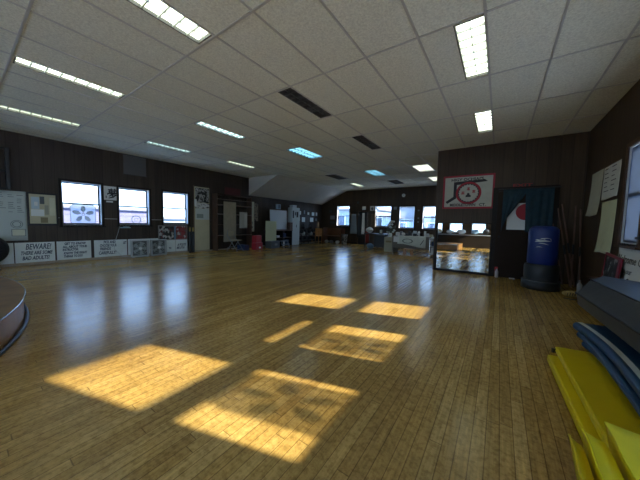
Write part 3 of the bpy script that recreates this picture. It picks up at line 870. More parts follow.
# yellow mats standing fanned at the very front right
def fan_mat(label, tip, near, w_, drop, m, lean=.05):
    t = thing('folded_mat', label, 'gym mat', (tip[0], tip[1], 0), 0, 'yellow mats fanned out at the lower right')
    nx, ny = near[0]-tip[0], near[1]-tip[1]
    def f(u, v):
        x = nx*v + w_*u + .004*math.sin(v*23)
        y = ny*v + min(.30*w_, .02)*u*(1-v) - .004
        z = tip[2]+(near[2]-tip[2])*v - drop*u**.8 + .004*math.sin(v*14+u*5)
        z += .02*math.exp(-9*v)*math.exp(-6*u)
        return (x, y, z)
    G().grid(f, 12, 20).obj('top_panel', m, t, solid=.006)
    G().grid(lambda u, v: (f(0, v)[0]+.004+lean*u, f(0, v)[1]+.01*u, (f(0, v)[2]-.006)*(1-u)+.005), 3, 20).obj('side_panel', M_ylw, t, solid=.006)
    return t
fan_mat('leftmost yellow mat of the fan at the lower right, with a pointed corner', (.318, 1.62, .235), (.325, .55, .24), .048, .02, M_ylw)
fan_mat('bright yellow mat in the middle of the fan at the lower right', (.370, 1.66, .26), (.40, .55, .28), .078, .02, M_ylw2, .03)
fan_mat('pale bright yellow mat at the right of the fan, nearest the wall', (.458, 1.74, .285), (.50, .55, .31), .76, .02, MC.get('pale_yellow_vinyl') or mat('pale_yellow_vinyl', (.88, .80, .04), .55, var=.04, bump=.2, bscale=12, spec=.3), .06)

# ------------------------------------------------------------------ curved stage at the left
Rr_, scx, scy = 4.6, -5.2, -4.11
arc = []
for i in range(49):
    a = PI/2 - R(46) + R(92)*i/48
    arc.append((scx+Rr_*math.cos(a), scy+Rr_*math.sin(a)))
back = [(arc[-1][0], -3.5), (arc[0][0], -3.5)]
t = thing('curved_stage', 'low curved wooden stage with dark rim at the left edge', 'stage', (scx, -1.5, 0))
S_ = lambda pts: [(x-scx, y+1.5) for x, y in pts]
G().prism(S_(arc+back), 0.0, .28, 'z').obj('curved_side', M_stagew, t)
big = [(scx+(Rr_+.012)*math.cos(PI/2-R(46)+R(92)*i/48), scy+(Rr_+.012)*math.sin(PI/2-R(46)+R(92)*i/48)) for i in range(49)]
G().prism(S_(big+back), .281, .30, 'z').obj('stage_top', M_stagetop, t)
G().path([(x-scx, y+1.5, .018) for x, y in [(scx+(Rr_+.022)*math.cos(PI/2-R(46)+R(92)*i/48), scy+(Rr_+.022)*math.sin(PI/2-R(46)+R(92)*i/48)) for i in range(49)]], .018, 8).obj('base_moulding', M_hose, t)
G().path([(x-scx, y+1.5, .295) for x, y in [(scx+(Rr_+.014)*math.cos(PI/2-R(46)+R(92)*i/48), scy+(Rr_+.014)*math.sin(PI/2-R(46)+R(92)*i/48)) for i in range(49)]], .006, 6).obj('metal_edging', M_chrome, t)

# ------------------------------------------------------------------ window wall things
def wallthing(name, label, cat, y, z, group=None, off=.004): return thing(name, label, cat, (XL+off, y, z), PI/2, group)
def floor_sign(label, y0, y1, lines, z0=.075, z1=.575, shear=0, extra=None, off=.02):
    t = wallthing('lettered_sign', label, 'sign', (y0+y1)/2, z0, 'hand lettered signs along the foot of the window wall', off)
    G().box(-(y1-y0)/2, (y1-y0)/2, -.012, 0, 0, z1-z0).obj('board', M_sign, t)
    if lines: text_mesh(lines, M_inkb, t, y=-.014, shear=shear, bold=.0035)
    return t
floor_sign('blank end of a white sign board at the far left behind the black fan', .36, .83, [])
floor_sign('white sign reading BEWARE in bold slanted letters', .85, 1.535, [('BEWARE!', .20, -.17, .325, 'L', .45), ('THERE ARE SOME', .125, -.25, .195, 'L', .55), ('BAD ADULTS!', .13, -.23, .065, 'L', .47)], shear=.25)
floor_sign('white sign with five lettered lines about getting to know your instructor', 1.57, 2.27, [('GET TO KNOW', 0.088, -.20, .405, 'L', .44), ('ALL ABOUT YOUR', 0.088, -.24, .32, 'L', .50), ('INSTRUCTOR.', 0.088, -.24, .24, 'L', .32), ('KNOW THE RIGHT', 0.088, -.22, .145, 'L', .48), ('THINGS TO DO!', 0.088, -.22, .06, 'L', .38)], shear=.15)
floor_sign('white sign with lettering about picking friends carefully, left of the fans', 2.34, 3.14, [('PICK AND', 0.111, -.18, .40, 'L', .28), ('CHOOSE YOUR', 0.111, -.27, .30, 'L', .40), ('FRIENDS', 0.111, -.27, .20, 'L', .26), ('CAREFULLY!', 0.130, -.30, .075, 'L', .42), ('LET', 0.111, .30, .36, 'L', .09)], shear=.15)
floor_sign('white sign half hidden behind the two box fans', 3.17, 4.62, [('TO', .10, .50, .10, 'L', .08)])
floor_sign('white sign with two slanted black lines right of the box fans', 4.63, 5.06, [('A POLITE', 0.117, -.16, .20, 'L', .32), ('MOUTH!', 0.117, -.18, .09, 'L', .28)], shear=.3, z1=.54)
tag(G().box(XL+.016, XL+.036, .3, 5.06, .038, .072).obj('sign_ledge', M_ledge), 'thin pale wooden ledge under the row of lettered signs', 'ledge')

t = wallthing('calligraphy_sheet', 'white sheet with one large black brush character between the first two windows', 'calligraphy sheet', 2.80, 1.77)
G().box(-.19, .19, -.008, 0, 0, .41).obj('sheet', M_white, t)
brush(YUME, -.11, .06, .28, .030, -.0095, 'brush_character', M_ink, t)
G().box(-.15, -.13, -.012, -.009, .06, .12).obj('red_seal', M_ink, t)
tag(G().box(0, .015, -.08, .08, 0, .045).obj('name_tag', M_white, None, loc=(XL+.003, 2.74, 1.70)), 'tiny white tag below the brush character sheet', 'tag')

t = wallthing('notice_board', 'black framed cork notice board pinned with papers', 'notice board', 1.355, 1.0)
G().box(-.27, -.235, -.03, 0, 0, .83).box(.235, .27, -.03, 0, 0, .83).box(-.235, .235, -.03, 0, 0, .05).box(-.235, .235, -.03, 0, .79, .83).obj('frame', M_black, t)
G().box(-.235, .235, -.014, 0, .05, .79).obj('cork', M_cream, t)
for k, (x0, x1, z0, z1, mm) in enumerate(((-.20, -.06, .42, .72, 'b'), (-.05, .03, .55, .74, 'g'), (-.21, .02, .24, .41, 'w'), (.03, .10, .28, .52, 't'), (.12, .22, .26, .72, 'c'), (-.05, .08, .07, .21, 'n'), (-.15, -.09, .50, .60, 'w'))):
    mmm = {'b': mat('note_blue', (.50, .60, .66), .7), 'g': mat('note_grey', (.10, .11, .12), .7), 'w': M_white, 't': mat('note_tan', (.35, .33, .25), .7), 'c': M_paper, 'n': mat('note_brown', (.24, .20, .11), .7)}[mm]
    G().box(x0, x1, -.017-.0015*k, -.0145-.0015*k, z0, z1).obj('pinned_note', mmm, t)

t = wallthing('chart_poster', 'large white printed chart poster at the far left', 'poster', .845, .63)
def cp(u, v): return (-.23+.46*u, -.004-.004*math.sin(u*8)**2, 1.20*v)
G().grid(cp, 10, 8).obj('sheet', mat('chart_paper', (.50, .54, .50), .7), t, solid=.001)
g = G()
rnd = random.Random(4)
for c in range(3):
    for r_ in range(11):
        if rnd.random() < .8:
            x = -.20+c*.14; zz = 1.14-r_*.045
            g.box(x, x+rnd.uniform(.05, .11), -.012, -.0105, zz, zz+.012)
g.ring(.06, .072, -.012, -.0105, .06, .40, 24); g.ring(.09, .10, -.012, -.0105, .06, .40, 24)
g.box(-.03, .20, -.012, -.0105, .27, .28).box(-.03, .20, -.012, -.0105, .11, .12).box(-.03, -.02, -.012, -.0105, .12, .27).box(.19, .20, -.012, -.0105, .12, .27)
g.obj('printed_chart', mat('chart_ink', (.12, .14, .14), .7), t)
G().box(-.015, .185, -.0112, -.010, .12, .27).obj('yellowed_caption', M_paper, t)
t = wallthing('chart_poster', 'second printed chart sheet at the left edge of the picture', 'poster', .43, .95)
G().box(-.18, .18, -.006, 0, 0, .86).obj('sheet', M_sign, t)
g = G()
for r_ in range(14): g.box(-.15, rnd.uniform(0, .16), -.009, -.007, .80-r_*.055, .815-r_*.055)
g.obj('printed_chart', MC['chart_ink'], t)

t = wallthing('wall_rack', 'tall black metal wall rack above the chart posters at the left edge', 'rack', .62, 1.85)
g = G().box(-.25, -.20, -.12, 0, 0, 1.0).box(.15, .215, -.12, 0, 0, .97).box(-.20, .15, -.10, 0, .93, .97).box(-.20, .15, -.10, 0, .42, .46).box(-.20, .15, -.10, 0, .0, .04)
g.obj('frame', M_black, t, bevel=.006)
for k in range(3): G().box(-.18+.11*k, -.15+.11*k, -.09, -.02, .04, .93).obj('upright_bar', M_blackm, t)

t = thing('floor_fan', 'black round floor fan on a looped foot at the left edge', 'fan', (XL+.30, .40, 0), PI/2)
m90 = Matrix.Rotation(PI/2, 3, 'X')
G().lathe([(.10, -.09), (.30, -.07), (.345, -.04), (.345, .04), (.30, .07), (.08, .09)], (0, 0, .46), 36, m90).obj('drum', M_black, t)
G().ring(.06, .13, -.14, -.11, .02, .13, 28).obj('looped_foot', M_blackm, t)
G().box(-.2, .2, -.16, .12, 0, .02).box(-.03, .03, -.02, .02, .02, .15).obj('stand', M_black, t)
g = G()
for r0 in (.10, .16, .22, .28): g.ring(r0, r0+.006, -.106, -.10, 0, .46, 32)
g.obj('grille', M_blackm, t)

# box fans
fanw = thing('box_fan', 'white box fan on the left of the pair on the floor', 'box fan', (XL+.16, 3.45, 0), PI/2, 'box fans')
s = .245
G().box(-s, -s+.03, -.055, .055, .01, .54).box(s-.03, s, -.055, .055, .01, .54).box(-s+.03, s-.03, -.055, .055, .01, .04).box(-s+.03, s-.03, -.055, .055, .51, .54).box(-s+.02, -s+.08, -.06, .06, 0, .012).box(s-.08, s-.02, -.06, .06, 0, .012).obj('housing', M_lgrey, fanw, bevel=.008)
g = G()
for k in range(9):
    zz = .07+k*.05
    g.box(-s+.03, s-.03, -.052, -.048, zz, zz+.005)
for r0 in (.07, .13, .19): g.ring(r0, r0+.006, -.052, -.047, 0, .275, 36)
g.obj('front_grille', M_lgrey, fanw)
G().tube((0, -.056, .275), (0, -.03, .275), .045, n=20).obj('hub', M_white, fanw)
g = G()
for k in range(5):
    a = 2*PI*k/5
    u = Vector((math.cos(a), 0, math.sin(a))); v = Vector((-u.z, 0, u.x)); c = Vector((0, 0, .275))
    p = [c+u*.04-v*.02+Vector((0, -.02, 0)), c+u*.20-v*.07+Vector((0, -.025, 0)), c+u*.21+v*.05+Vector((0, .015, 0)), c+u*.04+v*.03+Vector((0, .01, 0))]
    q = [x+Vector((0, .006, 0)) for x in p]
    g.add(p+q, [(0,1,2,3), (7,6,5,4), (0,4,5,1), (1,5,6,2), (2,6,7,3), (3,7,4,0)])
g.obj('blades', mat('fan_blade', (.30, .34, .34), .4), fanw)
G().box(-s+.03, s-.03, .045, .05, .04, .51).obj('rear_grille', mat('fan_inside', (.08, .09, .09), .6), fanw)
fan2 = dup(fanw, (XL+.15, 4.01, 0), PI/2+.04, 'white box fan on the right of the pair, beside the framed pictures')
tag(G().path([(XL+.03, 2.98, 1.04), (XL+.04, 2.92, .8), (XL+.04, 2.86, .6), (XL+.06, 2.80, .3), (XL+.06, 3.0, .05), (XL+.1, 3.2, .01)], .006, 6).obj('fan_cord', M_lgrey), 'pale cord hanging from the second window down to the box fans', 'cord')
tag(G().box(0, .05, -.13, .13, 0, .03).box(0, .035, -.05, .10, .03, .05).obj('sill_clutter', M_pblue, None, loc=(XL+.052, 3.10, .93)), 'small pale things lying on the sill of the second window', 'clip')

t = wallthing('photo_collage', 'wide framed photo collage leaning above the signs right of the box fans', 'picture frame', 4.55, .50, off=.036)
G().box(-.50, .50, -.02, 0, 0, .52).obj('frame', mat('frame_pale', (.30, .27, .25), .6), t)
G().box(-.47, .02, -.024, -.02, .03, .49).obj('photos', print_material('collage_a', [(0, (.02,.02,.02)), (.35, (.35,.34,.32)), (.5, (.12,.03,.03)), (.62, (.5,.48,.45)), (.8, (.04,.05,.05))], (16, 16, 12), 'v'), t)
G().box(.08, .47, -.024, -.02, .03, .49).obj('photos', print_material('collage_b', [(0, (.25,.03,.03)), (.3, (.5,.42,.40)), (.5, (.30,.05,.05)), (.75, (.15,.10,.09))], (16, 16, 12), 'v'), t)
G().box(.025, .075, -.024, -.02, .03, .49).obj('blue_strip', mat('strip_blue', (.12, .25, .38), .5), t)

for yy, lab in ((5.10, 'dark tall bottle with yellow cap nearer the third window'), (5.22, 'dark tall bottle with yellow cap nearest the tall poster panel')):
    t = thing('tall_canister', lab, 'canister', (XL+.14, yy, 0), 0, 'dark canisters by the poster panel')
    G().lathe([(.05, 0), (.055, .02), (.055, .74), (.03, .80)], n=16).obj('body', M_black, t)
    G().lathe([(.032, .80), (.032, .93), (.02, .95)], n=14).obj('cap', mat('cap_yellow', (.35, .24, .05), .5), t)

t = wallthing('poster_panel', 'tall cream panel with black and white prints pinned on its top', 'panel', 5.64, .05, off=.002)
G().box(-.31, .31, -.05, 0, 0, 2.46).obj('panel', M_cream, t)
G().box(-.33, -.31, -.055, 0, 0, 2.5).obj('edge_strip', M_brown, t)
G().box(-.27, .29, -.054, -.05, 1.86, 2.42).obj('photo_print', print_material('bw_print', [(0, (.02,.02,.02)), (.46, (.35,.35,.33)), (.56, (.05,.05,.05)), (.64, (.5,.5,.48))], (7, 7, 5)), t)
G().box(-.31, -.22, -.058, -.05, 1.72, 1.98).obj('small_note', M_white, t)
G().box(-.28, .30, -.056, -.05, 1.64, 1.84).obj('caption_print', print_material('caption_print', [(0, (.05,.05,.05)), (.45, (.6,.6,.58))], (9, 9, 26)), t)
G().box(-.27, .30, -.053, -.05, 1.20, 1.63).obj('pale_sheet', mat('sheet_grey', (.55, .60, .58), .7), t)
G().box(-.22, .05, -.056, -.053, 1.26, 1.42).obj('stamp_grid', mat('stamp_ink', (.25, .30, .28), .7), t)
tag(G().box(0, .10, -.10, .10, 0, 2.9).obj('door_post', mat('post_brown', (.035, .022, .015), .5), None, loc=(XL, 5.13, .0)), 'dark brown vertical post between the third window and the tall panel', 'post') if False else None
t = wallthing('access_panel', 'grey square panel high on the wall above the second window', 'wall panel', 3.42, 2.62)
G().box(-.31, .31, -.02, 0, 0, .58).obj('plate', mat('plate_grey', (.11, .11, .11), .5), t, bevel=.004)
G().box(-.33, .33, -.008, 0, -.02, 0).box(-.33, .33, -.008, 0, .58, .60).obj('plate_edge', mat('plate_edge', (.05, .05, .05), .5), t)

# open shelving against the wall -------------------------------------
M_shelf = mat('shelf_brown', (.10, .055, .032), .5, var=.2)
M_rail = mat('rail_tan', (.30, .24, .20), .5)
t = wallthing('open_shelving', 'tall dark open shelving with thin pale rails near the corner', 'shelving', 6.99, 0, off=.002)
Wd = .88
G().box(-Wd, -Wd+.03, -.34, 0, 0, 2.32).obj('side_panel', M_shelf, t); G().box(Wd-.03, Wd, -.34, 0, 0, 2.32).obj('side_panel', M_shelf, t)
for zz in (.60, 1.05, 1.48, 1.86, 2.28): G().box(-Wd+.03, Wd-.03, -.34, 0, zz, zz+.025).obj('shelf', M_shelf, t)
for zz in (.62, 1.50, 1.88, 2.10): G().tube((-Wd, -.345, zz), (Wd, -.345, zz), .008, n=6).obj('rail', M_rail, t)
t2 = tag(G().box(-.30, .30, -.01, .01, 0, 1.65).obj('plywood_sheet', mat('plywood', (.30, .25, .17), .6, var=.1), None, loc=(XL+.40, 6.66, .36), rz=PI/2), 'tan board standing upright in front of the open shelving', 'board')
G().box(-.02, .02, -.04, -.012, -.36, 0).obj('foot', M_brown, t2)
t = tag(G().box(-.21, .21, -.004, 0, 0, .70).obj('pinned_sheet', mat('sheet_dull', (.36, .35, .30), .7), None, loc=(XL+.362, 7.38, .92), rz=PI/2), 'dull white sheet hanging on the right of the open shelving', 'paper')
G().box(.05, .19, -.006, -.004, .05, .65).obj('bright_column', mat('sheet_bright', (.5, .5, .44), .7), t)
t = tag(G().box(-.38, .38, -.02, 0, 0, .28).obj('carved_sign', mat('sign_maroon', (.09, .015, .015), .5), None, loc=(XL+.348, 6.83, 2.32), rz=PI/2), 'small maroon board resting on top of the open shelving', 'sign')
def folding_chair(label, loc, rz, seatm):
    t = thing('folding_chair', label, 'chair', loc, rz)
    G().box(-.21, .21, -.20, .18, .43, .455).obj('seat', seatm, t, bevel=.01)
    G().box(-.20, .20, .20, .225, .62, .82).obj('backrest', seatm, t, bevel=.01)
    for sx_ in (-1, 1):
        G().path([(sx_*.21, -.26, 0), (sx_*.21, .21, .62), (sx_*.20, .22, .84)], .011).obj('leg', M_grey, t)
        G().path([(sx_*.19, .26, 0), (sx_*.19, -.05, .44)], .011).obj('leg', M_grey, t)
    G().tube((-.2, .22, .15), (.2, .22, .15), .009).tube((-.21, -.2, .08), (.21, -.2, .08), .009).obj('stretcher', M_grey, t)
    return t
folding_chair('low pale folding chair in front of the open shelving', (-8.85, 6.62, 0), PI/2+.3, mat('seat_tan', (.34, .28, .17), .6))
t = tag(G().box(-.20, .20, -.15, .15, 0, .22).obj('dark_crate', M_dblue, None, loc=(-8.95, 7.10, 0), rz=.2, bevel=.015), 'low dark blue box on the floor right of the folding chair', 'box')

# ------------------------------------------------------------------ under the slope
t = wallthing('wall_banner', 'narrow cream hanging strip with black characters at the wall corner', 'hanging strip', 8.16, .75)
G().box(-.13, .13, -.006, 0, 0, 1.40).obj('strip', M_paper, t)
brush(NICHI, -.06, .34, .12, .018, -.008, 'character', M_ink, t); brush(HON, -.06, .14, .12, .018, -.008, 'character', M_ink, t)
t = wallthing('wall_banner', 'narrow brown and black print hanging right of the cream strip', 'hanging strip', 8.42, 1.25)
G().box(-.11, .11, -.006, 0, 0, .85).obj('strip', print_material('strip_print', [(0, (.03,.03,.03)), (.45, (.35,.28,.20)), (.6, (.10,.08,.07))], (12, 12, 9)), t)
t = thing('kick_shield', 'bright red padded shield standing at the foot of the hanging strips', 'pad', (-8.72, 7.68, 0), .25+PI/2)
G().box(-.26, .26, -.12, .12, 0, .30).obj('lower_section', M_red, t, bevel=.03)
G().box(-.23, .20, -.10, .12, .302, .62).obj('upper_section', M_red, t, bevel=.03)
G().box(-.04, .10, -.124, -.12, .05, .12).obj('white_label', M_white, t)
t = thing('leaning_board', 'pale yellow-green board standing on a grey crate', 'board', (-8.85, 8.66, .33), PI/2+.12)
G().box(-.42, .36, -.012, .012, 0, .93).obj('panel', mat('board_yellowgreen', (.56, .57, .34), .6), t)
t = tag(G().box(-.32, .32, -.18, .18, 0, .31).box(-.34, .34, -.20, .20, .31, .328).obj('grey_crate', mat('crate_grey', (.10, .12, .14), .6), None, loc=(-8.78, 8.68, 0), rz=PI/2+.12, bevel=.01), 'dark grey plastic crate under the yellow-green board', 'crate')
G().box(-.10, .10, -.205, -.20, .12, .22).obj('label_panel', M_grey, t)
t = thing('step_stool', 'small blue-grey step stool on the floor before the whiteboard desk', 'step stool', (-8.70, 9.36, 0), PI/2)
M_sb = mat('stool_blue', (.14, .19, .27), .5)
G().box(-.24, .24, -.08, .14, .28, .31).obj('step', M_sb, t); G().box(-.24, .24, -.20, -.06, .13, .155).obj('step', M_sb, t)
for sx_ in (-1, 1):
    for q0, q1 in (((sx_*.23, -.18, 0), (sx_*.23, -.04, .28)), ((sx_*.23, .16, 0), (sx_*.23, .10, .28))):
        G().tube(q0, q1, .012).obj('leg', M_sb, t)
t = thing('desk', 'brown desk with open shelves under the whiteboard', 'desk', (-9.25, 9.62, 0), PI/2)
G().box(-.75, .75, -.25, .30, .78, .82).obj('desktop', M_brown, t)
for x in (-.74, .0, .70): G().box(x, x+.04, -.22, .28, 0, .78).obj('side_panel', M_dark, t)
G().box(-.70, .70, -.20, .28, .42, .44).obj('shelf', M_brown, t)
for k, (x, zz, w_, h_, mm, lab) in enumerate(((-.55, .44, .22, .16, M_grey, 'grey box on the desk shelf under the whiteboard'), (-.15, .44, .18, .10, M_white, 'white box on the desk shelf under the whiteboard'),
                                   (.30, .44, .20, .20, M_dblue, 'dark blue box on the desk shelf under the whiteboard'), (.18, 0, .22, .25, M_lgrey, 'light grey bin standing below the desk shelf'), (.50, 0, .2, .3, M_dblue, 'tall dark box standing below the desk shelf'))):
    tag(G().box(-w_/2, w_/2, -.1, .1, 0, h_).obj('storage_box', mm, None, loc=(-9.27, 9.62+x+(.03 if x > 0 else 0), zz+.001), rz=PI/2, bevel=.006), lab, 'box')
t = thing('whiteboard', 'whiteboard propped on the desk under the sloping ceiling', 'whiteboard', (-9.20, 9.52, .822), PI/2)
t.rotation_euler = (-.05, 0, PI/2)
G().box(-.60, .60, -.008, .008, .03, 1.0).obj('board', mat('whiteboard_face', (.46, .50, .54), .3), t)
G().box(-.64, -.60, -.014, .014, 0, 1.03).box(.60, .64, -.014, .014, 0, 1.03).box(-.60, .60, -.014, .014, 1.0, 1.03).box(-.60, .60, -.03, .014, 0, .03).obj('frame', M_brown, t)
t = thing('wall_box', 'small pale blue box fixed on the wall above the whiteboard', 'box', (XL+.004, 9.85, 1.90), PI/2)
G().box(-.13, .13, -.12, 0, 0, .26).obj('body', M_pblue, t, bevel=.006)
G().box(-.03, .03, -.124, -.12, .04, .22).obj('dark_slot', M_dblue, t)
t = tag(G().box(-.10, .10, -.11, .11, 0, .40).obj('cardboard_carton', mat('carton', (.12, .065, .045), .7), None, loc=(-9.12, 10.26, .822), rz=PI/2), 'brown carton on the right end of the desk beside the whiteboard', 'carton')
t = thing('locker', 'tall shallow white cabinet with dark marks standing right of the whiteboard', 'cabinet', (-9.25, 10.76, 0), PI/2)
M_lock = mat('locker_paint', (.55, .60, .58), .45)
G().box(-.30, .34, -.10, .20, .0, 2.02).obj('cabinet_body', M_lock, t, bevel=.008)
G().box(-.28, .015, -.118, -.101, .08, 1.99).obj('door', M_lock, t); G().box(.025, .32, -.118, -.101, .08, 1.99).obj('door', M_lock, t)
G().box(-.26, -.16, -.122, -.118, 1.45, 1.85).obj('dark_magnet', M_ink, t); G().box(-.08, .0, -.122, -.118, 1.60, 1.78).obj('dark_magnet', M_ink, t); G().box(.05, .2, -.122, -.118, 1.50, 1.80).obj('dark_magnet', M_ink, t)
G().box(.035, .05, -.14, -.118, .95, 1.10).obj('door_handle', M_ink, t)
tag(G().box(-.12, .12, -.15, .15, 0, .14).obj('carton_on_locker', M_lgrey, None, loc=(-9.33, 10.75, 2.021)), 'pale box on top of the white locker', 'box')

# framed pictures on the low wall
fr = None
FRM = [(11.69, 1.66, .26, .26), (12.11, 1.72, .18, .26), (12.50, 1.68, .24, .20), (12.98, 1.64, .32, .26), (13.35, 1.65, .22, .26),
       (11.62, 1.30, .20, .25), (12.03, 1.24, .36, .33), (12.85, 1.26, .40, .31), (13.32, 1.33, .22, .20)]
FRL = ['small white framed certificate nearest the locker in the top row', 'narrow dark framed certificate, second in the top row on the low wall', 'small certificate third in the top row on the low wall', 'wide certificate fourth in the top row on the low wall', 'last certificate of the top row near the far corner',
       'small certificate nearest the locker in the lower row', 'large bright certificate in the lower row behind the black gear', 'large pale certificate, third in the lower row', 'dark small picture last in the lower row']
for (y, z, w_, h_), lab in zip(FRM, FRL):
    t = wallthing('framed_certificate', lab, 'picture frame', y, z, 'certificates under the sloping ceiling')
    G().box(-w_/2, w_/2, -.02, 0, 0, h_).obj('frame', M_dark, t)
    G().box(-w_/2+.025, w_/2-.025, -.023, -.02, .025, h_-.025).obj('certificate', M_sign if 'dark' not in lab else M_grey, t)

# black gear racks with hanging kit
def gear_rack(label, y, hgt, seed):
    t = thing('gear_rack', label, 'gear rack', (-9.25, y, 0), PI/2)
    g = G()
    for sx_ in (-1, 1): g.tube((sx_*.33, .18, 0.02), (sx_*.05, 0, hgt), .018).tube((sx_*.33, -.18, 0.02), (sx_*.05, 0, hgt), .018)
    g.box(-.36, .36, -.22, .22, .20, .225).box(-.33, .33, -.19, .19, .46, .48).box(-.34, .34, -.25, .25, 0, .03)
    g.obj('frame', M_black, t)
    rnd = random.Random(seed)
    for k, (x, zz, r) in enumerate(((-.15, .72, .12), (.14, .75, .12), (0, .95, .10), (-.02, .60, .13), (.18, .34, .10), (-.2, .33, .10))):
        G().blob((x, -.05, zz), (r, .12, r*.9), seed+k, 8, .12).obj('padded_helmet', M_black if k != 3 else mat('glove_white', (.45, .46, .46), .6), t)
    return t
gear_rack('black rack piled with padded gear beside the white locker', 11.52, 1.16, 11)
gear_rack('taller black rack of padded gear, nearer the pale wooden chair', 12.22, 1.25, 33)

# wooden chair, pew and frames at the far left corner
t = thing('armchair', 'pale orange wooden armchair lit from the side near the far corner', 'chair', (-9.36, 13.10, 0), .15)
G().box(-.25, .25, -.25, .22, .40, .44).obj('seat', M_wood, t); G().box(-.24, .24, .20, .235, .44, .88).obj('backrest', M_wood, t)
for x in (-.25, .22): G().box(x, x+.03, -.25, .22, .62, .65).obj('armrest', M_wood, t)
for x in (-.25, .21):
    for y in (-.25, .19): G().box(x, x+.04, y, y+.04, 0, .40 if y > 0 else .62).obj('leg', M_wood, t)
t = thing('pew', 'long dark reddish wooden pew against the far wall', 'bench', (-8.40, 13.60, 0))
Wd = .60
G().box(-Wd, Wd, -.30, .12, .42, .46).obj('seat', M_pew, t); G().box(-Wd, Wd, .12, .16, .46, .92).obj('backrest', M_pew, t)
for x in (-Wd-.05, Wd): G().box(x, x+.05, -.32, .18, 0, .95 if x < 0 else .90).obj('end_panel', M_pew, t)
for k, (x, lab) in enumerate(((-.45, 'pale shoe on the floor under the left of the pew'), (-.1, 'pale bag on the floor under the middle of the pew'), (.35, 'grey bag on the floor under the right of the pew'))):
    tag(G().blob((0, 0, .09), (.14, .1, .09), 50+k, 8, .1).obj('bag', (M_lgrey, M_grey, M_sign)[k], None, loc=(-8.40+x, 13.42, 0)), lab, 'bag')
def farthing(name, label, cat, x, z, group=None): return thing(name, label, cat, (x, YF-.004, z), 0, group)
for x, z, w_, h_, lab in ((-8.95, 1.88, .25, .20, 'small dark picture high on the far wall left of the first window'), (-8.80, 1.45, .38, .28, 'mottled grey picture left of the first far window'), (-8.82, 1.18, .40, .18, 'lowest dim picture left of the first far window'),
                      (-6.62, 2.03, .26, .24, 'plain white notice on the far wall'), (-6.10, 1.96, .30, .32, 'white notice with a black figure left of the second far window'),
                      (-7.03, 2.40, .16, .18, 'faint small plaque high on the far wall'), (-4.75, 2.02, .22, .20, 'grey notice between the second and third far windows')):
    t = farthing('framed_notice', lab, 'picture frame', x, z, 'pictures and notices on the far wall')
    dim = 'dark' in lab or 'dim' in lab or 'faint' in lab
    G().box(-w_/2, w_/2, -.02, 0, 0, h_).obj('frame', M_dark, t)
    G().box(-w_/2+.02, w_/2-.02, -.023, -.02, .02, h_-.02).obj('picture', mat('dim_print', (.06, .06, .06), .6) if dim else M_white if 'white' in lab else M_grey, t)
    if 'figure' in lab: G().ring(.02, .07, -.028, -.024, 0, h_/2, 16).box(-.03, .03, -.028, -.024, .06, .14).obj('black_figure', M_ink, t)

# door opening on the far wall with hanging clothes
d = bpy.data.objects.new('door_2', None); COL.objects.link(d); d.location = (-6.45, YF, 0); d['kind'] = 'structure'
G().box(-.50, .50, -.02, 0, 0, 1.95).obj('door_leaf', mat('door_black', (.008, .007, .007), .5), d)
G().box(-.57, -.50, -.04, 0, 0, 2.0).box(.50, .57, -.04, 0, 0, 2.0).box(-.50, .50, -.04, 0, 1.95, 2.0).obj('door_casing', M_brown, d)
G().box(.02, .48, -.025, -.02, .05, 1.9).obj('door_panel', mat('door_tan', (.06, .035, .02), .5), d)
rl = thing('coat_rail', 'thin dark coat rail fixed to the far wall above the hanging clothes', 'rail', (-6.65, 13.93, 1.93))
G().tube((-.80, 0, 0), (.75, 0, 0), .012).obj('rail', M_dark, rl)
for x in (-.75, .70): G().box(x, x+.02, 0, .069, -.01, .01).obj('bracket', M_dark, rl)
def garment(label, x, y, z0, z1, w_, m, seed):
    t = thing('hanging_garment', label, 'garment', (x, y, z0))
    def f(u, v): return (-w_/2*(1-.35*v)+w_*(1-.35*v)*u, .018*math.sin(u*14+seed)*(1-v*.6), (z1-z0)*v)
    G().grid(f, 20, 8).obj('cloth', m, t, solid=.02)
    G().path([(0, 0, z1-z0-.01), (0, .0, 1.915-z0)], .006).obj('hook', M_chrome, t)
    return t
garment('pale grey-blue cloth hanging right of the first far window', -7.26, 13.93, .62, 1.80, .46, mat('cloth_greyblue', (.26, .30, .33), .8), 1)
garment('black garment hanging before the dark far door', -6.90, 13.93, .40, 1.75, .24, M_black, 2)
garment('long white uniform hanging on the dark far door', -6.62, 13.93, .62, 1.86, .20, M_white, 3)
garment('red garment hanging low right of the white uniform', -6.34, 13.93, .12, .98, .28, mat('cloth_red', (.22, .03, .02), .8), 4)
garment('dull tan garment hanging above the red one', -6.02, 13.93, .95, 1.80, .28, mat('cloth_tan', (.13, .09, .06), .8), 5)
t = thing('waste_bin', 'grey patterned bin standing on the floor left of the dark far door', 'bin', (-7.48, 13.25, 0))
G().lathe([(.15, 0), (.19, .55), (.20, .56)], n=20).obj('bin_body', print_material('bin_print', [(0, (.06,.06,.06)), (.48, (.34,.34,.33))], (10, 10, 10)), t)
G().lathe([(.205, .56), (.205, .58)], n=20).obj('bin_rim', M_black, t)

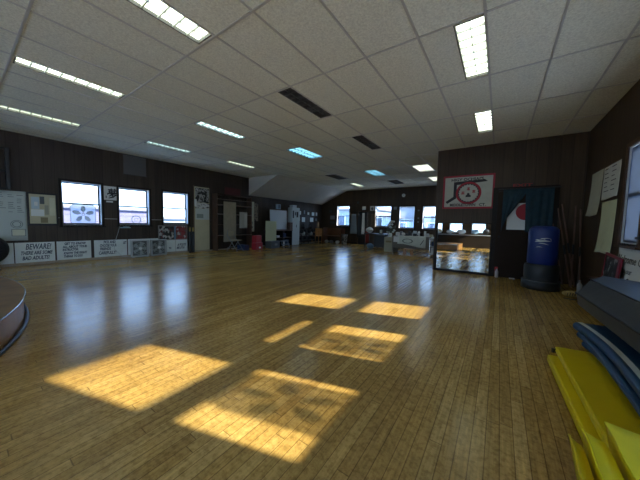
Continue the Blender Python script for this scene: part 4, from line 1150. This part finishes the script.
# black side table with white bundle, basket -------------------------
t = thing('side_table', 'black side table under the second far window', 'table', (-4.95, 12.15, 0))
G().box(-.62, .55, -.3, .3, .72, .76).obj('tabletop', M_black, t)
for x in (-.6, .5):
    for y in (-.28, .25): G().box(x, x+.04, y, y+.04, 0, .72).obj('leg', M_black, t)
G().box(-.1, .5, -.24, .26, .1, .70).obj('cabinet_body', M_black, t)
tag(G().blob((0, 0, .14), (.17, .14, .13), 70, 12, .14).obj('white_bundle', M_white, None, loc=(-5.36, 12.05, .785)), 'crumpled white bundle on the left of the black side table', 'bundle')
tag(G().blob((0, 0, .12), (.19, .16, .13), 72, 10, .06).obj('blue_ball', mat('ball_blue', (.12, .24, .34), .5), None, loc=(-5.32, 12.08, .0)), 'blue-grey ball on the floor under the black side table', 'ball')
t = tag(G().box(-.09, .09, -.03, .03, 0, .22).obj('picture_stand', M_black, None, loc=(-4.72, 11.98, .76)), 'small standing picture on the right of the black side table', 'picture frame')
G().box(-.06, .06, -.034, -.03, .03, .19).obj('picture', M_sign, t)
t = thing('metal_cabinet', 'tall cream metal cabinet left of the cluttered desk', 'cabinet', (-4.02, 11.35, 0))
G().box(-.21, .21, -.22, .22, 0, .66).obj('cabinet_body', mat('cabinet_cream', (.36, .34, .24), .5), t, bevel=.006)
G().box(-.13, .13, -.226, -.22, .42, .50).obj('label_panel', mat('label_tan', (.22, .17, .08), .6), t)
# artificial plant / flower pile on the cabinet
t = thing('flower_arrangement', 'tall pale flower arrangement standing on the cream cabinet', 'flowers', (-4.05, 11.38, .66))
G().lathe([(.06, 0), (.09, .10), (.06, .18)], n=16).obj('vase', M_sign, t)
rnd = random.Random(12); g = G(); g2 = G(); g3 = G()
for k in range(44):
    a = rnd.uniform(0, 6.28); rr = rnd.uniform(.03, .22); zz = rnd.uniform(.22, .72)
    if zz > .5: rr *= .6
    p = (rr*math.cos(a), rr*math.sin(a)*.7, zz)
    g.path([(0, 0, .17), p], .004, 5)
    (g2 if k % 2 else g3).blob(p, (.055, .05, .042), k, 5, .2)
g.obj('stems', mat('stem_green', (.05, .07, .04), .7), t); g2.obj('pale_blossoms', M_sign, t); g3.obj('dark_blossoms', mat('leaf_grey', (.10, .12, .10), .7), t)

# cluttered desk with banner cloth -----------------------------------
DX0, DX1, DY = -3.80, -2.22, 10.95
t = thing('desk', 'long grey desk with a printed cloth over its front, before the far windows', 'desk', ((DX0+DX1)/2, DY+.35, 0))
hw = (DX1-DX0)/2
G().box(-hw, hw, -.36, .36, .70, .74).obj('desktop', M_desk, t)
G().box(-hw+.02, hw-.02, -.33, -.31, .22, .70).obj('front_panel', M_desk, t)
for x in (-hw, hw-.04): G().box(x, x+.04, -.34, .34, 0, .70).obj('side_panel', M_desk, t)
t = thing('printed_cloth', 'pale cloth with a dark oval print hanging over the desk front', 'cloth', ((DX0+DX1)/2+.0, DY-.02, .745))
def cf(u, v):
    x = -.55+1.15*u
    if v < .35: return (x, .30*(1-v/.35)+.0, .004+.004*math.sin(u*20))
    k = (v-.35)/.65
    return (x, -.012-.012*math.sin(u*15)**2*k, .004-k*(.40-.06*math.sin(u*4+1)))
G().grid(cf, 30, 14).obj('cloth', mat('cloth_print', (.62, .66, .58), .8, var=.05), t, solid=.004)
g = G().ring(.10, .13, -.035, -.031, -.12, -.20, 28)
g.v = [(x*1.0+(x+.12)*.7, y, z+( -(z+.20)*.25)) for x, y, z in g.v]
g.obj('oval_print', mat('print_green', (.14, .18, .15), .8), t)
G().prism([(.38, -.34), (.41, -.34), (.54, -.14), (.52, -.12)], -.036, -.032, 'y').obj('dark_slash', M_ink, t)
t = thing('paper_stack', 'white folded paper stack hanging at the left of the desk cloth', 'paper', (-3.60, DY-.055, .48))
G().box(-.12, .12, -.012, 0, 0, .24).obj('sheets', M_white, t)
rnd = random.Random(21)
CL = [('white carton', (.20, .14, .14), M_white), ('grey desk organiser', (.16, .12, .18), M_grey), ('crumpled white cloth', (.22, .16, .12), M_white), ('small black box', (.14, .12, .10), M_black),
      ('dark speaker', (.12, .12, .20), M_black), ('pale tin', (.10, .10, .14), M_lgrey), ('black telephone', (.20, .16, .10), M_black), ('white bag', (.16, .18, .20), M_sign), ('open dark bag', (.18, .18, .16), M_dark), ('white paper roll', (.12, .10, .22), M_white), ('light box', (.16, .14, .12), M_lgrey), ('tan folder stack', (.18, .16, .08), M_cream)]
xs = [DX0+.10+k*(DX1-DX0-.2)/11 for k in range(12)]
placew = ['at the left end of the cluttered desk', 'second from the left on the cluttered desk', 'left of the middle on the cluttered desk', 'left centre on the cluttered desk', 'standing behind the cloth on the cluttered desk', 'in the middle of the cluttered desk', 'just right of the middle of the cluttered desk',
          'right centre on the cluttered desk', 'spilling open on the right of the cluttered desk', 'standing on the right of the cluttered desk', 'near the right end of the cluttered desk', 'at the right end of the cluttered desk']
for k, ((nm, (a, b, c), mm), x) in enumerate(zip(CL, xs)):
    nmn = nm.replace(' ', '_')
    y = DY+.42+(.09 if k % 2 else -.01)
    if 'cloth' in nm or 'bag' in nm:
        o = G().blob((0, 0, c/2*.9), (a*.36, b*.5, c/2), 80+k, 10, .10).obj(nmn, mm, None, loc=(x, y, .765))
    elif 'roll' in nm or 'tin' in nm:
        o = G().lathe([(.045, 0), (.045, c), (.04, c+.005)], n=16).obj(nmn, mm, None, loc=(x, y, .742))
    else:
        o = G().box(-a*.36, a*.36, -b/2, b/2, 0, c).box(-a*.28, a*.28, -b*.3, b*.3, c, c+.015).obj(nmn, mm, None, loc=(x, y, .742), bevel=.006)
    tag(o, nm + ' ' + placew[k], nm.split()[-1])
t = tag(G().box(-.10, .10, -.012, .012, 0, .24).obj('standing_frame', M_dark, None, loc=(-3.02, DY+.345+.31, .742)), 'small framed card standing upright at the back of the cluttered desk', 'picture frame')
G().box(-.08, .08, -.016, -.012, .02, .22).obj('card', M_sign, t)
t = thing('stool', 'small honey wood stool on the floor in front of the cluttered desk', 'stool', (-3.00, 10.62, 0))
G().box(-.17, .17, -.14, .14, .22, .25).obj('seat', M_wood, t, bevel=.006)
for x in (-.16, .12):
    for y in (-.13, .09): G().box(x, x+.04, y, y+.04, 0, .22).obj('leg', M_wood, t)
t = thing('shelf_unit', 'low rack with white and blue things between the desk and the partition', 'shelf unit', (-1.95, 10.75, 0))
for zz in (.10, .40, .70): G().box(-.24, .24, -.2, .2, zz, zz+.02).obj('shelf', M_lgrey, t)
for x in (-.24, .22):
    for y in (-.2, .18): G().box(x, x+.02, y, y+.02, 0, .72).obj('post', M_chrome, t)
tag(G().box(-.16, .16, -.12, .12, 0, .16).obj('blue_bin', M_dblue, None, loc=(-1.97, 10.75, .421)), 'dark blue bin on the middle of the low rack', 'bin')
tag(G().box(-.12, .12, -.12, .12, 0, .22).obj('white_bin', M_white, None, loc=(-2.02, 10.75, .121)), 'white bin at the bottom of the low rack', 'bin')
tag(G().box(-.18, .18, -.14, .14, 0, .05).obj('paper_tray', M_white, None, loc=(-1.97, 10.72, .721)), 'white paper tray on top of the low rack', 'tray')
t = farthing('wall_clock', 'round pale clock high on the far wall', 'clock', -4.32, 2.80)
G().lathe([(.09, 0), (.095, .03), (.07, .035)], (0, 0, 0), 28, Matrix.Rotation(PI/2, 3, 'X')).obj('clock_body', M_sign, t)
G().box(-.004, .004, -.038, -.036, 0, .06).box(0, .04, -.038, -.036, -.004, .004).obj('hands', M_ink, t)
for z, lab in ((1.55, 'upper small white switch plate between the last two far windows'), (1.95, 'upper dim plate between the last two far windows'), (1.35, 'lower small plate between the last two far windows')):
    tag(G().box(-.04, .04, -.012, 0, 0, .07).obj('switch_plate', M_grey, None, loc=(-3.51, YF-.003, z)), lab, 'switch plate')

# ------------------------------------------------------------------ behind the camera (seen in the mirror)
t = thing('long_desk', 'long dark counter seen only in the mirror reflection', 'counter', (-1.9, -4.6, 0))
G().box(-2.2, 1.6, -.35, .35, .80, .85).obj('countertop', M_grey, t); G().box(-2.15, 1.55, -.30, .30, 0, .80).obj('counter_body', M_dark, t)
for k, (x, a, c, mm, lab) in enumerate(((-1.6, .3, .3, M_white, 'white heap on the counter, leftmost in the mirror'), (-.9, .35, .22, M_lgrey, 'grey heap on the counter in the mirror'), (-.2, .4, .28, M_sign, 'pale cloth heap in the middle of the mirrored counter'), (.6, .3, .3, M_pblue, 'pale blue bundle on the counter in the mirror'), (1.2, .25, .35, M_black, 'black bag on the counter in the mirror'))):
    tag(G().blob((0, 0, c/2), (a*.7, .2, c/2), 130+k, 10, .12).obj('cloth_heap', mm, None, loc=(-1.9+x, -4.6, .90)), lab, 'heap')
